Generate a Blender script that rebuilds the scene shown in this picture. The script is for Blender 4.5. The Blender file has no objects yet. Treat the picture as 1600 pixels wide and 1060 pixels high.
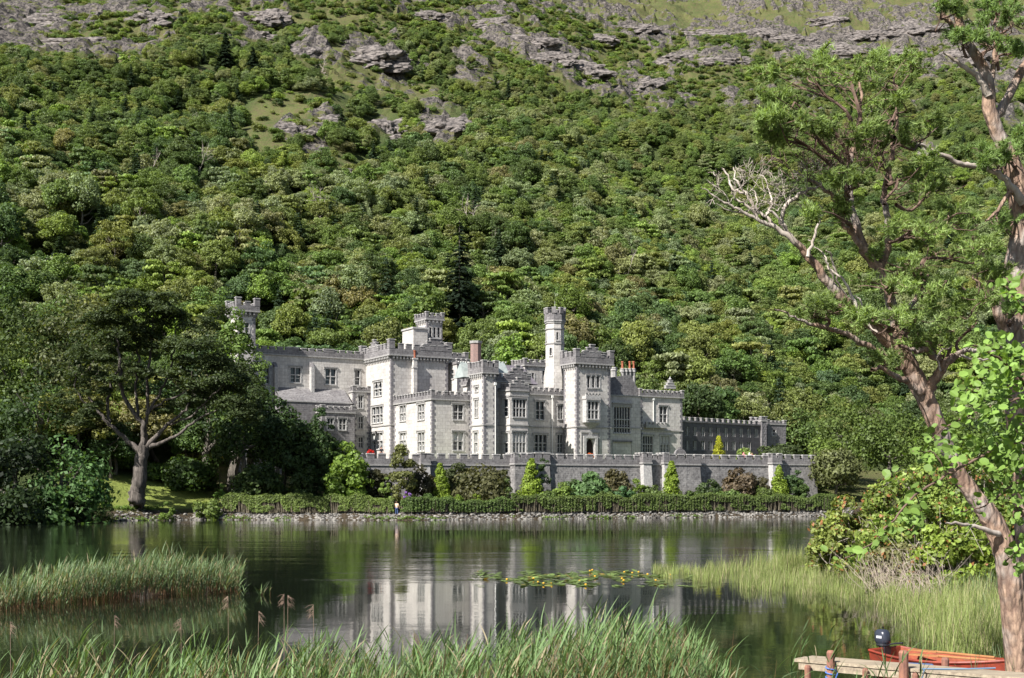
import bpy, bmesh, math, random
import numpy as np
from mathutils import Vector, Matrix
R = math.radians
C = bpy.context.scene.collection
SC = bpy.context.scene

# ---------------------------------------------------------------- camera
F = 2000.0; HZ = 772.0; EYE = 3.2           # focal length and horizon in photo pixels, eye height in metres
cam = bpy.data.objects.new('camera', bpy.data.cameras.new('camera')); C.objects.link(cam)
cam.location = (0, 0, EYE); cam.rotation_euler = (R(90), 0, 0)
cam.data.sensor_width = 36; cam.data.lens = 45.0
cam.data.shift_y = (HZ-530)/1600.0
cam.data.clip_start = 0.3; cam.data.clip_end = 4000
SC.camera = cam
# ---------------------------------------------------------------- light
SUN = Vector((-0.695*0.74, -0.72*0.74, 0.673)).normalized()
w = bpy.data.worlds.new('World'); SC.world = w; w.use_nodes = True
nt = w.node_tree; sky = nt.nodes.new('ShaderNodeTexSky'); sky.sky_type = 'NISHITA'; sky.sun_disc = False
sky.sun_elevation = math.asin(SUN.z); sky.sun_rotation = math.atan2(SUN.x, SUN.y) % (2*math.pi)
nt.links.new(sky.outputs[0], nt.nodes['Background'].inputs[0]); nt.nodes['Background'].inputs[1].default_value = 0.058
sun = bpy.data.objects.new('sun', bpy.data.lights.new('sun', 'SUN')); C.objects.link(sun)
sun.data.energy = 5.0; sun.data.angle = R(0.5); sun.data.color = (1, .97, .925)
sun.rotation_euler = SUN.to_track_quat('Z', 'Y').to_euler(); sun.location = (-60, -40, 80)
SC.view_settings.view_transform = 'Standard'; SC.view_settings.look = 'None'
SC.view_settings.gamma = 1; SC.view_settings.exposure = 0.95
SC.cycles.max_bounces = 6; SC.cycles.diffuse_bounces = 2; SC.cycles.glossy_bounces = 3; SC.cycles.transmission_bounces = 3
SC.cycles.sample_clamp_indirect = 4

# ---------------------------------------------------------------- materials
def mat(name, col, rough=.8, spec=.3, metal=0):
    m = bpy.data.materials.new(name); m.use_nodes = True
    b = m.node_tree.nodes['Principled BSDF']
    b.inputs['Base Color'].default_value = (*col, 1); b.inputs['Roughness'].default_value = rough
    b.inputs['Specular IOR Level'].default_value = spec; b.inputs['Metallic'].default_value = metal
    return m
class NT:
    def __init__(s, m): s.t = m.node_tree; s.b = s.t.nodes['Principled BSDF']; s.out = s.t.nodes['Material Output']
    def n(s, ty, **k):
        x = s.t.nodes.new(ty)
        for a, v in k.items():
            if a.startswith('i_'): x.inputs[int(a[2:]) if a[2:].isdigit() else a[2:].replace('_', ' ')].default_value = v
            else: setattr(x, a, v)
        return x
    def l(s, a, b): s.t.links.new(a, b)
    def coords(s, scale=(1, 1, 1), which='Object'):
        c = s.n('ShaderNodeTexCoord'); mp = s.n('ShaderNodeMapping'); mp.inputs['Scale'].default_value = scale
        s.l(c.outputs[which], mp.inputs[0]); return mp.outputs[0]
    def noise(s, vec, scale, detail=4, rough=.6, dist=0):
        x = s.n('ShaderNodeTexNoise'); x.inputs['Scale'].default_value = scale; x.inputs['Detail'].default_value = detail
        x.inputs['Roughness'].default_value = rough; x.inputs['Distortion'].default_value = dist
        if vec is not None: s.l(vec, x.inputs['Vector'])
        return x.outputs[0]
    def ramp(s, fac, stops, interp='LINEAR'):
        x = s.n('ShaderNodeValToRGB'); x.color_ramp.interpolation = interp
        e = x.color_ramp.elements
        while len(e) < len(stops): e.new(.5)
        for i, (p, c) in enumerate(stops):
            e[i].position = p; e[i].color = (*c, 1) if len(c) == 3 else c
        s.l(fac, x.inputs[0]); return x.outputs[0]
    def mix(s, fac, a, b, mode='MIX'):
        x = s.n('ShaderNodeMix', data_type='RGBA', blend_type=mode)
        for sock, v in ((x.inputs[0], fac), (x.inputs[6], a), (x.inputs[7], b)):
            if hasattr(v, 'links'): s.l(v, sock)
            elif isinstance(v, (int, float)): sock.default_value = v
            else: sock.default_value = (*v, 1)
        return x.outputs[2]
    def math(s, op, a, b=None):
        x = s.n('ShaderNodeMath', operation=op)
        for sock, v in ((x.inputs[0], a), (x.inputs[1], b)):
            if v is None: continue
            if hasattr(v, 'links'): s.l(v, sock)
            else: sock.default_value = v
        return x.outputs[0]
    def bump(s, h, strength=.5, dist=.05):
        x = s.n('ShaderNodeBump'); x.inputs['Strength'].default_value = strength; x.inputs['Distance'].default_value = dist
        s.l(h, x.inputs['Height']); s.l(x.outputs[0], s.b.inputs['Normal']); return x

def stone(name, light, dark, mottle=.5, bs=.5):
    m = mat(name, light, .85, .2); k = NT(m); v = k.coords()
    geo = k.n('ShaderNodeTexCoord')
    n1 = k.noise(v, .35, 5, .65); n2 = k.noise(v, 3.0, 5, .7)
    st = k.noise(k.coords((1.6, 1.6, .12)), 1.2, 4, .6)      # rain streaks run down
    c = k.mix(k.ramp(n1, [(.38, (0, 0, 0)), (.68, (1, 1, 1))]), light, tuple(a*.55+b*.45 for a, b in zip(light, dark)))
    c = k.mix(k.math('MULTIPLY', k.ramp(n2, [(.46, (0, 0, 0)), (.72, (1, 1, 1))]), mottle), c, dark)
    c = k.mix(k.math('MULTIPLY', k.ramp(st, [(.5, (0, 0, 0)), (.72, (1, 1, 1))]), .38), c, dark)
    # coursed blocks, by height and by both horizontal axes
    sep = k.n('ShaderNodeSeparateXYZ'); k.l(geo.outputs['Object'], sep.inputs[0])
    hor = k.math('ADD', k.math('MULTIPLY', sep.outputs[0], .98), k.math('MULTIPLY', sep.outputs[1], -.2))
    cmb = k.n('ShaderNodeCombineXYZ'); k.l(hor, cmb.inputs[0]); k.l(sep.outputs[2], cmb.inputs[1])
    br = k.n('ShaderNodeTexBrick'); k.l(cmb.outputs[0], br.inputs['Vector'])
    br.inputs['Scale'].default_value = 1; br.inputs['Brick Width'].default_value = .62; br.inputs['Row Height'].default_value = bs
    br.inputs['Mortar Size'].default_value = .02; br.inputs['Color1'].default_value = (1.0, 1.0, 1.0, 1)
    br.inputs['Color2'].default_value = (.80, .79, .79, 1); br.inputs['Mortar'].default_value = (.62, .6, .58, 1)
    c = k.mix(1.0, c, br.outputs[0], 'MULTIPLY')
    k.l(c, k.b.inputs['Base Color']); k.bump(n2, .4, .04)
    return m
def noisy(name, a, b, scale=3, rough=.85, stretch=(1, 1, 1), bump=.4, bd=.03, detail=5, lo=.35, hi=.65, spec=.25):
    m = mat(name, a, rough, spec); k = NT(m); n = k.noise(k.coords(stretch), scale, detail, .65)
    k.l(k.ramp(n, [(lo, a), (hi, b)]), k.b.inputs['Base Color'])
    if bump: k.bump(n, bump, bd)
    return m
M = {}
M['stone'] = stone('pale_granite', (.67, .635, .58), (.31, .285, .285), .5)
M['stone_dark'] = stone('weathered_granite', (.30, .285, .28), (.075, .07, .078), .85, .3)
M['stone_wing'] = stone('shaded_wing_stone', (.17, .158, .165), (.08, .075, .08), .6)  # part of the wing front's sunless shade is put into this colour
M['stone_wall'] = stone('terrace_rubble', (.34, .325, .31), (.05, .05, .055), 1.0, .28)
M['trim'] = noisy('dressed_stone', (.50, .485, .455), (.30, .285, .28), 4)
M['quoin'] = noisy('grey_quoin', (.25, .235, .24), (.15, .14, .15), 3)
M['corbel'] = noisy('corbel_stone', (.40, .385, .36), (.24, .23, .225), 4)
M['rock'] = noisy('crag_rock', (.035, .031, .03), (.235, .205, .185), .55, .9, (1, 1, 2.6), 1.0, .3, 9, .40, .60)
M['slate'] = noisy('slate', (.10, .09, .105), (.17, .15, .17), 2)
M['pot'] = noisy('red_clay', (.40, .14, .075), (.27, .09, .055), 5)
M['brick'] = noisy('worn_red_brick', (.32, .2, .17), (.2, .15, .14), 5)
M['lead'] = noisy('copper_glass_roof', (.26, .30, .285), (.40, .43, .41), 2, .35)
g = mat('window_glass', (.02, .025, .035), .08, .8); M['glass'] = g
M['blind'] = mat('pale_blind', (.55, .54, .5), .7)
M['white'] = mat('white_paint', (.78, .77, .72), .5)
M['dark'] = mat('dark_interior', (.012, .011, .013), .9)
M['door'] = noisy('dark_oak', (.035, .022, .02), (.02, .015, .014), 5)
M['bark'] = noisy('grey_bark', (.17, .15, .125), (.07, .06, .05), 5, .9, (1, 1, .3), .8, .05)
M['bark_cypress'] = noisy('cypress_bark', (.17, .145, .125), (.035, .03, .026), 3.5, .95, (1, 1, .22), .8, .08)
M['bark_dead'] = noisy('bleached_wood', (.50, .44, .38), (.28, .23, .19), 7, .8, (1, 1, .4), .6, .01)
M['twig'] = noisy('fine_twig', (.20, .13, .10), (.10, .065, .05), 8, .85, bump=0)
# scots pine bark: orange flakes over grey plates
m = mat('pine_bark', (.4, .2, .1), .85, .2); k = NT(m)
v = k.coords((1, 1, .35)); vo = k.n('ShaderNodeTexVoronoi'); vo.inputs['Scale'].default_value = 16; vo.feature = 'F1'; k.l(v, vo.inputs['Vector'])
n = k.noise(v, 9, 6, .7); n3 = k.noise(k.coords(), 1.1, 3)
c = k.mix(k.ramp(n, [(.36, (0, 0, 0)), (.62, (1, 1, 1))]), (.15, .105, .08), (.42, .285, .20))
c = k.mix(k.ramp(n3, [(.5, (0, 0, 0)), (.62, (1, 1, 1))]), c, (.33, .285, .25))
c = k.mix(k.ramp(vo.outputs[0], [(.35, (0, 0, 0)), (.75, (.5, .5, .5))]), c, (.12, .07, .055))
k.l(c, k.b.inputs['Base Color']); k.bump(k.math('SUBTRACT', n, vo.outputs[0]), 1.0, .035); M['pine_bark'] = m

def leaf_mat(name, trans=.3, var=.42, tint=None, gloss=.25, tipped=None):
    m = bpy.data.materials.new(name); m.use_nodes = True; k = NT(m)
    if tint is None:
        at = k.n('ShaderNodeAttribute', attribute_type='INSTANCER', attribute_name='tint'); col = at.outputs['Color']
    else:
        rgb = k.n('ShaderNodeRGB'); rgb.outputs[0].default_value = (*tint, 1); col = rgb.outputs[0]
    gi = k.n('ShaderNodeNewGeometry')
    f = k.n('ShaderNodeMapRange'); k.l(gi.outputs['Random Per Island'], f.inputs[0]); f.inputs[3].default_value = 1-var; f.inputs[4].default_value = 1+var
    nz = k.noise(k.coords(), .9, 2); f2 = k.n('ShaderNodeMapRange'); k.l(nz, f2.inputs[0]); f2.inputs[1].default_value = .3; f2.inputs[2].default_value = .7; f2.inputs[3].default_value = .72; f2.inputs[4].default_value = 1.3
    cc = k.n('ShaderNodeVectorMath', operation='SCALE'); k.l(col, cc.inputs[0]); k.l(k.math('MULTIPLY', f.outputs[0], f2.outputs[0]), cc.inputs['Scale'])
    base = cc.outputs[0]
    if tipped:
        sel = k.ramp(gi.outputs['Random Per Island'], [(tipped[1], (0, 0, 0)), (tipped[1]+.02, (1, 1, 1))])
        base = k.mix(sel, base, tipped[0])
    k.b.inputs['Roughness'].default_value = .55; k.b.inputs['Specular IOR Level'].default_value = gloss
    k.l(base, k.b.inputs['Base Color'])
    tr = k.n('ShaderNodeBsdfTranslucent'); tc = k.n('ShaderNodeVectorMath', operation='MULTIPLY'); k.l(base, tc.inputs[0]); tc.inputs[1].default_value = (1.5, 1.5, .6)
    k.l(tc.outputs[0], tr.inputs[0])
    mx = k.n('ShaderNodeMixShader'); mx.inputs[0].default_value = trans
    k.l(k.b.outputs[0], mx.inputs[1]); k.l(tr.outputs[0], mx.inputs[2]); k.l(mx.outputs[0], k.out.inputs[0])
    return m
M['leaf'] = leaf_mat('tree_foliage')
M['leaf_big'] = leaf_mat('broad_leaf', .3, .3, (.17, .27, .055), .35)
M['needle'] = leaf_mat('pine_needles', .35, .5)
M['reed'] = leaf_mat('reed_blades', .3, .5, (.13, .205, .075), .25, tipped=((.34, .28, .17), .9))
M['reed_far'] = leaf_mat('reed_bed_blades', .3, .5, (.15, .215, .10), .25, tipped=((.34, .27, .16), .86))
M['reed_foot'] = leaf_mat('brown_reed_stems', .1, .5, (.20, .11, .06), .2)
M['sedge'] = leaf_mat('sedge_blades', .25, .35, (.24, .29, .09), .3, tipped=((.4, .35, .2), .82))

# ---------------------------------------------------------------- object helpers
class MB:
    """collects faces, builds ONE mesh object"""
    def __init__(s): s.V = []; s.L = []; s.S = []; s.M = []; s.n = 0
    def raw(s, verts, faces, mi=0):
        verts = np.asarray(verts, dtype=np.float32).reshape(-1, 3)
        if isinstance(faces, np.ndarray):
            s.L.append((faces+s.n).ravel()); s.S.append(np.full(len(faces), faces.shape[1])); s.M.append(np.full(len(faces), mi))
        else:
            for f in faces: s.L.append(np.array(f)+s.n)
            s.S.append(np.array([len(f) for f in faces])); s.M.append(np.full(len(faces), mi))
        s.V.append(verts); s.n += len(verts); return s
    def box(s, c, size, ax=None, mi=0):
        """box centred c; ax = 2D direction of its first axis"""
        a = np.array([1., 0, 0]) if ax is None else np.array([ax[0], ax[1], 0.]); a /= np.linalg.norm(a)
        b = np.array([-a[1], a[0], 0]); z = np.array([0, 0, 1.]); c = np.array(c, float)
        v = [c+a*sx*size[0]/2+b*sy*size[1]/2+z*sz*size[2]/2 for sz in (-1, 1) for sx, sy in ((-1, -1), (1, -1), (1, 1), (-1, 1))]
        return s.raw(v, [(3, 2, 1, 0), (4, 5, 6, 7), (0, 1, 5, 4), (1, 2, 6, 5), (2, 3, 7, 6), (3, 0, 4, 7)], mi)
    def prism(s, pts, z0, z1, mi=0, top=None, cap=True):
        """pts ccw 2D; top = optional other outline at z1"""
        n = len(pts); top = top or pts
        v = [(*p, z0) for p in pts]+[(*p, z1) for p in top]
        f = [(i, (i+1) % n, n+(i+1) % n, n+i) for i in range(n)]
        if cap: f += [tuple(range(n, 2*n)), tuple(reversed(range(n)))]
        return s.raw(v, f, mi)
    def tube(s, pts, rad, seg=6, mi=0, cap=False):
        P = np.array(pts, float); n = len(P); rad = np.broadcast_to(np.array(rad, float), (n,))
        T = np.gradient(P, axis=0); T /= np.linalg.norm(T, axis=1)[:, None]+1e-9
        ref = np.array([0, 0, 1.]) if abs(T[:, 2]).mean() < .8 else np.array([1., 0, 0])
        A = np.cross(T, ref); A /= np.linalg.norm(A, axis=1)[:, None]+1e-9; B = np.cross(T, A)
        th = np.arange(seg)*2*math.pi/seg
        v = (P[:, None]+rad[:, None, None]*(np.cos(th)[None, :, None]*A[:, None]+np.sin(th)[None, :, None]*B[:, None])).reshape(-1, 3)
        f = [(i*seg+j, i*seg+(j+1) % seg, (i+1)*seg+(j+1) % seg, (i+1)*seg+j) for i in range(n-1) for j in range(seg)]
        s.raw(v, np.array(f), mi)
        if cap: s.raw(v[:seg], [tuple(range(seg))], mi); s.raw(v[-seg:], [tuple(reversed(range(seg)))], mi)
        return s
    def lathe(s, c, prof, seg=12, mi=0):
        """profile of (r, z) turned round vertical axis at c"""
        th = np.arange(seg)*2*math.pi/seg
        v = [(c[0]+r*math.cos(t), c[1]+r*math.sin(t), c[2]+z) for r, z in prof for t in th]; n = len(prof)
        f = [(i*seg+j, i*seg+(j+1) % seg, (i+1)*seg+(j+1) % seg, (i+1)*seg+j) for i in range(n-1) for j in range(seg)]
        s.raw(v, np.array(f), mi); s.raw(v[-seg:], [tuple(range(seg))], mi); return s
    def mesh(s, name, mats, smooth=False):
        me = bpy.data.meshes.new(name)
        if s.n:
            V = np.concatenate(s.V); L = np.concatenate(s.L).astype(np.int32); S = np.concatenate(s.S).astype(np.int32); Mi = np.concatenate(s.M).astype(np.int32)
            me.vertices.add(len(V)); me.vertices.foreach_set('co', V.ravel())
            me.loops.add(len(L)); me.loops.foreach_set('vertex_index', L)
            me.polygons.add(len(S)); st = np.concatenate([[0], np.cumsum(S)[:-1]]).astype(np.int32)
            me.polygons.foreach_set('loop_start', st); me.polygons.foreach_set('loop_total', S)
            me.polygons.foreach_set('material_index', Mi)
            me.polygons.foreach_set('use_smooth', np.full(len(S), bool(smooth)))
            me.update(calc_edges=True); me.validate()
        for m in (mats if isinstance(mats, (list, tuple)) else [mats]): me.materials.append(m)
        return me
    def build(s, name, mats, parent=None, smooth=False, loc=None):
        """coordinates are world; when a parent is given they are kept by subtracting its place"""
        me = s.mesh(name, mats, smooth); o = bpy.data.objects.new(name, me); C.objects.link(o)
        if loc is not None:
            me.transform(Matrix.Translation(-Vector(loc))); o.location = loc
        if parent is not None:
            o.parent = parent
            p = parent; off = Vector((0, 0, 0))
            while p is not None: off += p.location; p = p.parent
            if loc is None: me.transform(Matrix.Translation(-off))
            else: o.location = Vector(loc)-off
        return o
def empty(name, loc=(0, 0, 0)):
    o = bpy.data.objects.new(name, None); C.objects.link(o); o.location = loc; o.empty_display_size = .5; return o
def tag(o, label=None, cat=None, group=None, kind=None):
    if label: o['label'] = label
    if cat: o['category'] = cat
    if group: o['group'] = group
    if kind: o['kind'] = kind
    return o
def tint(o, c): o['tint'] = [float(x) for x in c]; return o

# ---------------------------------------------------------------- noise
def _h(ix, iy, seed):
    n = (ix.astype(np.int64)*374761393+iy.astype(np.int64)*668265263+seed*1442695041) & 0x7fffffff
    n = ((n ^ (n >> 13))*1274126177) & 0x7fffffff; n = n ^ (n >> 16)
    return (n & 0xffff)/65535.0
def vn(x, y, seed=0):
    x = np.asarray(x, float); y = np.asarray(y, float); ix = np.floor(x); iy = np.floor(y); fx = x-ix; fy = y-iy
    fx = fx*fx*(3-2*fx); fy = fy*fy*(3-2*fy)
    a = _h(ix, iy, seed); b = _h(ix+1, iy, seed); c = _h(ix, iy+1, seed); d = _h(ix+1, iy+1, seed)
    return (a*(1-fx)+b*fx)*(1-fy)+(c*(1-fx)+d*fx)*fy
def fbm(x, y, oct=4, seed=0, ridged=False):
    t = 0; a = 1; s = 0; x = np.asarray(x, float); y = np.asarray(y, float)
    for i in range(oct):
        n = vn(x, y, seed+i*7)
        if ridged: n = 1-np.abs(2*n-1)
        t = t+a*n; s += a; a *= .5; x = x*2.03+13.7; y = y*2.03+7.1
    return t/s

# ---------------------------------------------------------------- terrain
SH_X = [-400, -90, -66, -56, -48, -40, -12.4, 41, 62, 90, 130, 400]
SH_Y = [70, 95, 116, 134, 150, 158.5, 155, 180, 190, 215, 230, 300]
NR_Y = [-60, 8, 13, 20, 25, 35, 42, 48, 54, 60, 100, 160, 240, 900]
NR_X = [9, 8, 8, 7.2, 10.2, 12.6, 12.6, 13.0, 15, 19, 46, 84, 150, 700]
HB_X = [-400, -110, -60, -45, 30, 75, 400]
HB_Y = [150, 172, 182, 194, 226, 250, 262]
def height(x, y):
    x = np.asarray(x, float); y = np.asarray(y, float)
    wob = (fbm(x*.35, y*.35, 3, 5)-.5)*1.2
    d = (y-np.interp(x, SH_X, SH_Y))*.92+wob*.6
    hb = np.interp(x, HB_X, HB_Y)
    far = np.where(d < 0, np.maximum(-2.5, d*.45), np.interp(d, [0, 2.4, 4, 16], [0, 1.35, 1.5, 3.1]))
    gt = np.clip((y-(np.interp(x, SH_X, SH_Y)+13))/np.maximum(hb-(np.interp(x, SH_X, SH_Y)+13), 5), 0, 1)
    far = np.where(d > 0, far+gt*(8.4-3.1)*np.clip((d-8)/8, 0, 1), far)
    e = np.clip(y-hb, 0, None)
    far = far+e*np.interp(e, [0, 25, 120, 330, 900], [.38, .5, .535, .565, .6])+(fbm(x*.02, y*.02, 3, 3)-.5)*18*np.clip(e/60, 0, 1)+(fbm(x*.09, y*.09, 3, 9)-.5)*3.4*np.clip(e/30, 0, 1)
    dr = (x-np.interp(y, NR_Y, NR_X))*.8+wob*.5
    rgt = np.where(dr < 0, np.maximum(-2.5, dr*.4), np.minimum(dr*.22, 1.1))
    rgt = np.where(y > 300, -3, rgt)
    dn = (9.5+np.clip(-x, 0, 30)*.05)-y+wob*.5
    nr = np.where(dn < 0, np.maximum(-2.5, dn*.35), np.minimum(dn*.25, 1.6))
    return np.maximum(np.maximum(far, rgt), nr)
def px_of(x, y, z): return 800+F*x/y, HZ-F*(z-EYE)/y
def hit(px, py, y0=100, y1=1000):
    """where the sight line through a photo pixel meets the land"""
    ys = np.arange(y0, y1, .5); xs = (px-800)/F*ys; zs = EYE+(HZ-py)/F*ys
    k = np.nonzero(height(xs, ys) >= zs)[0]; i = k[0] if len(k) else len(ys)-1
    return Vector((xs[i], ys[i], float(height(xs[i], ys[i]))))

ROCKS = [(50,40,130,40),(150,75,110,20),(250,15,80,22),(400,15,60,26),(395,50,38,14),(480,80,32,28),(575,88,62,26),(475,200,48,28),(520,190,25,14),
 (600,200,36,24),(692,192,44,30),(490,240,20,14),(545,268,18,14),(690,232,22,8),(640,20,80,14),(770,30,70,26),(830,70,90,40),(900,100,70,34),(985,45,90,20),(1000,130,34,40),
 (1065,85,70,24),(1120,90,50,22),(1180,48,110,20),(1290,60,110,28),(1390,40,90,30),(1440,80,80,34),(1530,70,80,45),(1390,215,20,10),(1450,235,22,18),(1590,190,30,24),(1560,110,50,30),(1110,150,50,8),(1100,25,50,6)]
GRASS = [(470,190,100,52),(575,128,110,30),(640,150,60,20),(400,235,40,30),(760,130,50,14),(1010,175,50,14),(1090,150,60,14),(330,120,40,12),(520,260,60,22),(420,215,50,40),(640,165,50,15)]
TREELINE_X = [-100, 0, 120, 200, 330, 420, 500, 640, 660, 720, 800, 900, 960, 1050, 1180, 1300, 1450, 1520, 1700]
TREELINE_Y = [75, 75, 85, 90, 48, 70, 60, 40, 60, 85, 110, 140, 150, 150, 158, 150, 130, 120, 130]
def in_ell(px, py, L, grow=1.0):
    m = np.zeros(np.shape(px))
    for a, b, rx, ry in L: m = np.maximum(m, 1-(((px-a)/(rx*grow))**2+((py-b)/(ry*grow))**2))
    return m
def world_ell(L):
    out = []
    for a, b, rx, ry in L:
        c = hit(a, b); t = hit(a, max(b-ry, -200)); bt = hit(a, b+ry); out.append((c.x, (t.y+bt.y)/2, rx*c.y/F, max(3, (t.y-bt.y)/2)))
    return out
RW = world_ell(ROCKS); GW = world_ell(GRASS)
def ell_w(x, y, L):
    m = np.full(np.shape(x), -9.0)
    for a, b, rx, ry in L: m = np.maximum(m, 1-((x-a)/rx)**2-((y-b)/ry)**2)
    return m
def rockiness(x, y):
    e = ell_w(x, y, RW); n = fbm(x*.07, y*.05, 4, 21)
    hb = np.interp(x, HB_X, HB_Y); hi = np.clip((y-hb-200)/80, 0, 1)
    n2 = fbm(x*.16+5, y*.09, 4, 23, True)
    r = np.clip(e*1.0+.2, 0, .62)+(n-.5)*1.7+(n2-.55)*1.7
    return np.clip(np.clip((r-.42)*3.0, 0, 1)*(e > -.6)+np.clip((n+.5*(n2-.5)-.56)*8, 0, 1)*hi, 0, 1)
xs = np.unique(np.concatenate([np.arange(-900, -230, 30), np.arange(-230, 330, 1.6), np.arange(330, 900, 30)]))
ys = np.unique(np.concatenate([np.arange(-90, -10, 10), np.arange(-10, 64, 1.0), np.arange(64, 126, 3), np.arange(126, 330, 1.2), np.arange(330, 640, 1.5), np.arange(640, 980, 2.2), np.arange(980, 1500, 30)]))
X, Y = np.meshgrid(xs, ys); Z = height(X, Y); RK = np.where(Y > 200, rockiness(X, Y), 0)
ped = fbm(X*.10, Y*.10, 4, 33, True); steps = fbm(X*.05+3, Y*.16, 4, 41)
Z = Z+RK*((ped-.45)*9.0+np.floor(steps*9)/9*5-2.2)+np.where(Y > 380, (fbm(X*.25, Y*.25, 2, 61)-.5)*1.6, 0)
tm = MB(); nx = len(xs); ny = len(ys)
ii, jj = np.meshgrid(np.arange(ny-1), np.arange(nx-1), indexing='ij'); a = (ii*nx+jj).ravel()
tm.raw(np.stack([X, Y, Z], -1).reshape(-1, 3), np.stack([a, a+1, a+nx+1, a+nx], 1))
def terrain_mat():
    m = mat('hillside', (.1, .12, .04), .95, .1); k = NT(m); v = k.coords()
    rk = k.n('ShaderNodeAttribute', attribute_name='rock'); lo = k.n('ShaderNodeAttribute', attribute_name='lawn'); sd = k.n('ShaderNodeAttribute', attribute_name='soil')
    n1 = k.noise(v, .05, 4); n2 = k.noise(v, .6, 6, .7); n3 = k.noise(v, 2.5, 5, .7)
    gr = k.mix(k.ramp(n1, [(.4, (0, 0, 0)), (.6, (1, 1, 1))]), (.12, .13, .045), (.075, .10, .032))
    gr = k.mix(k.ramp(n2, [(.42, (0, 0, 0)), (.66, (1, 1, 1))]), gr, (.125, .10, .055))
    gr = k.mix(k.ramp(n3, [(.5, (0, 0, 0)), (.7, (.8, .8, .8))]), gr, (.035, .055, .018))
    rc = k.mix(k.ramp(n2, [(.36, (0, 0, 0)), (.62, (1, 1, 1))]), (.05, .045, .042), (.20, .175, .155))
    rc = k.mix(k.ramp(k.noise(k.coords((1, .4, .8)), 1.2, 6, .75), [(.5, (0, 0, 0)), (.58, (1, 1, 1))]), rc, (.03, .028, .03))
    n4 = k.noise(k.coords((.5, 1, 1)), .33, 5, .7)
    f = k.math('ADD', k.math('ADD', rk.outputs['Fac'], k.math('MULTIPLY', k.math('SUBTRACT', n3, .5), .9)), k.math('MULTIPLY', k.math('SUBTRACT', n4, .56), 3.4))
    c = k.mix(k.ramp(f, [(.42, (0, 0, 0)), (.55, (1, 1, 1))]), gr, rc)
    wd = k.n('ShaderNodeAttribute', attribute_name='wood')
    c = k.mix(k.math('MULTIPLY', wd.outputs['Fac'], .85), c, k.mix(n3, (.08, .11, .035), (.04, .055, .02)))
    lw = k.mix(k.ramp(n2, [(.3, (0, 0, 0)), (.7, (1, 1, 1))]), (.25, .29, .075), (.18, .22, .05))
    c = k.mix(lo.outputs['Fac'], c, lw)
    so = k.mix(k.ramp(n3, [(.3, (0, 0, 0)), (.7, (1, 1, 1))]), (.10, .075, .05), (.035, .03, .02)); c = k.mix(sd.outputs['Fac'], c, so)
    k.l(c, k.b.inputs['Base Color']); k.bump(k.math('ADD', n2, n3), 1.0, .35)
    return m
ground = tm.build('ground', terrain_mat(), smooth=False); tag(ground, kind='structure')
me = ground.data
P = np.stack([X, Y, Z], -1).reshape(-1, 3)
PX, PY = px_of(P[:, 0], np.maximum(P[:, 1], 1), P[:, 2])
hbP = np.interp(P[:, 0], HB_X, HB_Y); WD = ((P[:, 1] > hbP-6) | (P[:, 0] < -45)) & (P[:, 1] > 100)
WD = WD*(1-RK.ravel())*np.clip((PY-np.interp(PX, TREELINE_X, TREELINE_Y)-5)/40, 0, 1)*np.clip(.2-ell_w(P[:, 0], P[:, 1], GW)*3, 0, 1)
for nm, arr in (('rock', RK.ravel()), ('wood', WD),
                ('lawn', np.clip((1.35-np.hypot((P[:, 0]+45)/9.5, (P[:, 1]-162)/9))*3, 0, 1)*(P[:, 2] > 1.2)),
                ('soil', np.clip((9-np.abs(P[:, 2]-.2)*12), 0, 1)*0+np.clip((1.5-P[:, 2])*3, 0, 1))):
    at_ = me.attributes.new(nm, 'FLOAT', 'POINT'); at_.data.foreach_set('value', arr.astype(np.float32))

# ---------------------------------------------------------------- lake
lm = mat('lake_water', (.010, .013, .008), .035, .5); k = NT(lm); k.b.inputs['IOR'].default_value = 1.42
co = k.n('ShaderNodeTexCoord'); sp = k.n('ShaderNodeSeparateXYZ'); k.l(co.outputs['Object'], sp.inputs[0])
fine = k.noise(k.coords((1.0, .8, 1)), 2.6, 3, .6); mid = k.noise(k.coords((.35, .9, 1)), .55, 3, .5)
wind = k.noise(k.coords((.02, .055, 1)), 1.0, 3, .55, .6)
edge = k.n('ShaderNodeMapRange'); edge.interpolation_type = 'SMOOTHSTEP'
k.l(k.math('ADD', sp.outputs[1], k.math('MULTIPLY', k.math('SUBTRACT', k.noise(k.coords((.09, .05, 1)), 1.0, 3), .5), 24)), edge.inputs[0])
edge.inputs[1].default_value = 40; edge.inputs[2].default_value = 49; edge.inputs[3].default_value = .22; edge.inputs[4].default_value = 1.0
amp = k.math('MULTIPLY', edge.outputs[0], k.ramp(wind, [(.36, (.28, .28, .28)), (.6, (1, 1, 1))]))
hgt = k.math('MULTIPLY', k.math('ADD', k.math('MULTIPLY', fine, .35), mid), amp)
k.bump(hgt, .5, .06)
wat = MB(); wat.raw([(-1500, -90, 0), (1500, -90, 0), (1500, 420, 0), (-1500, 420, 0)], [(0, 1, 2, 3)])
tag(wat.build('lake_water', lm), kind='structure')
# ================================================================ the castle
P0 = np.array([-.0625*178, 178.0]); TH = R(30)
CU = np.array([math.cos(TH), math.sin(TH)]); CV = np.array([-math.sin(TH), math.cos(TH)])
GZ = 7.8
def W(u, v): return P0+CU*u+CV*v
def s_at(A, D, px):
    """distance along the line A + s D at which it is seen at photo column px"""
    t = (px-800)/F; return float((t*A[1]-A[0])/(D[0]-t*D[1]))
def u_at(px, v): return s_at(W(0, v), CU, px)
def v_at(px, u): return s_at(W(u, 0), CV, px)
def z_at(p, py): return EYE+(HZ-py)*p[1]/F
castle = empty('castle', (P0[0], P0[1], GZ))
tag(castle, 'pale grey battlemented granite castle with towers standing on the far lake shore', 'castle')

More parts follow.
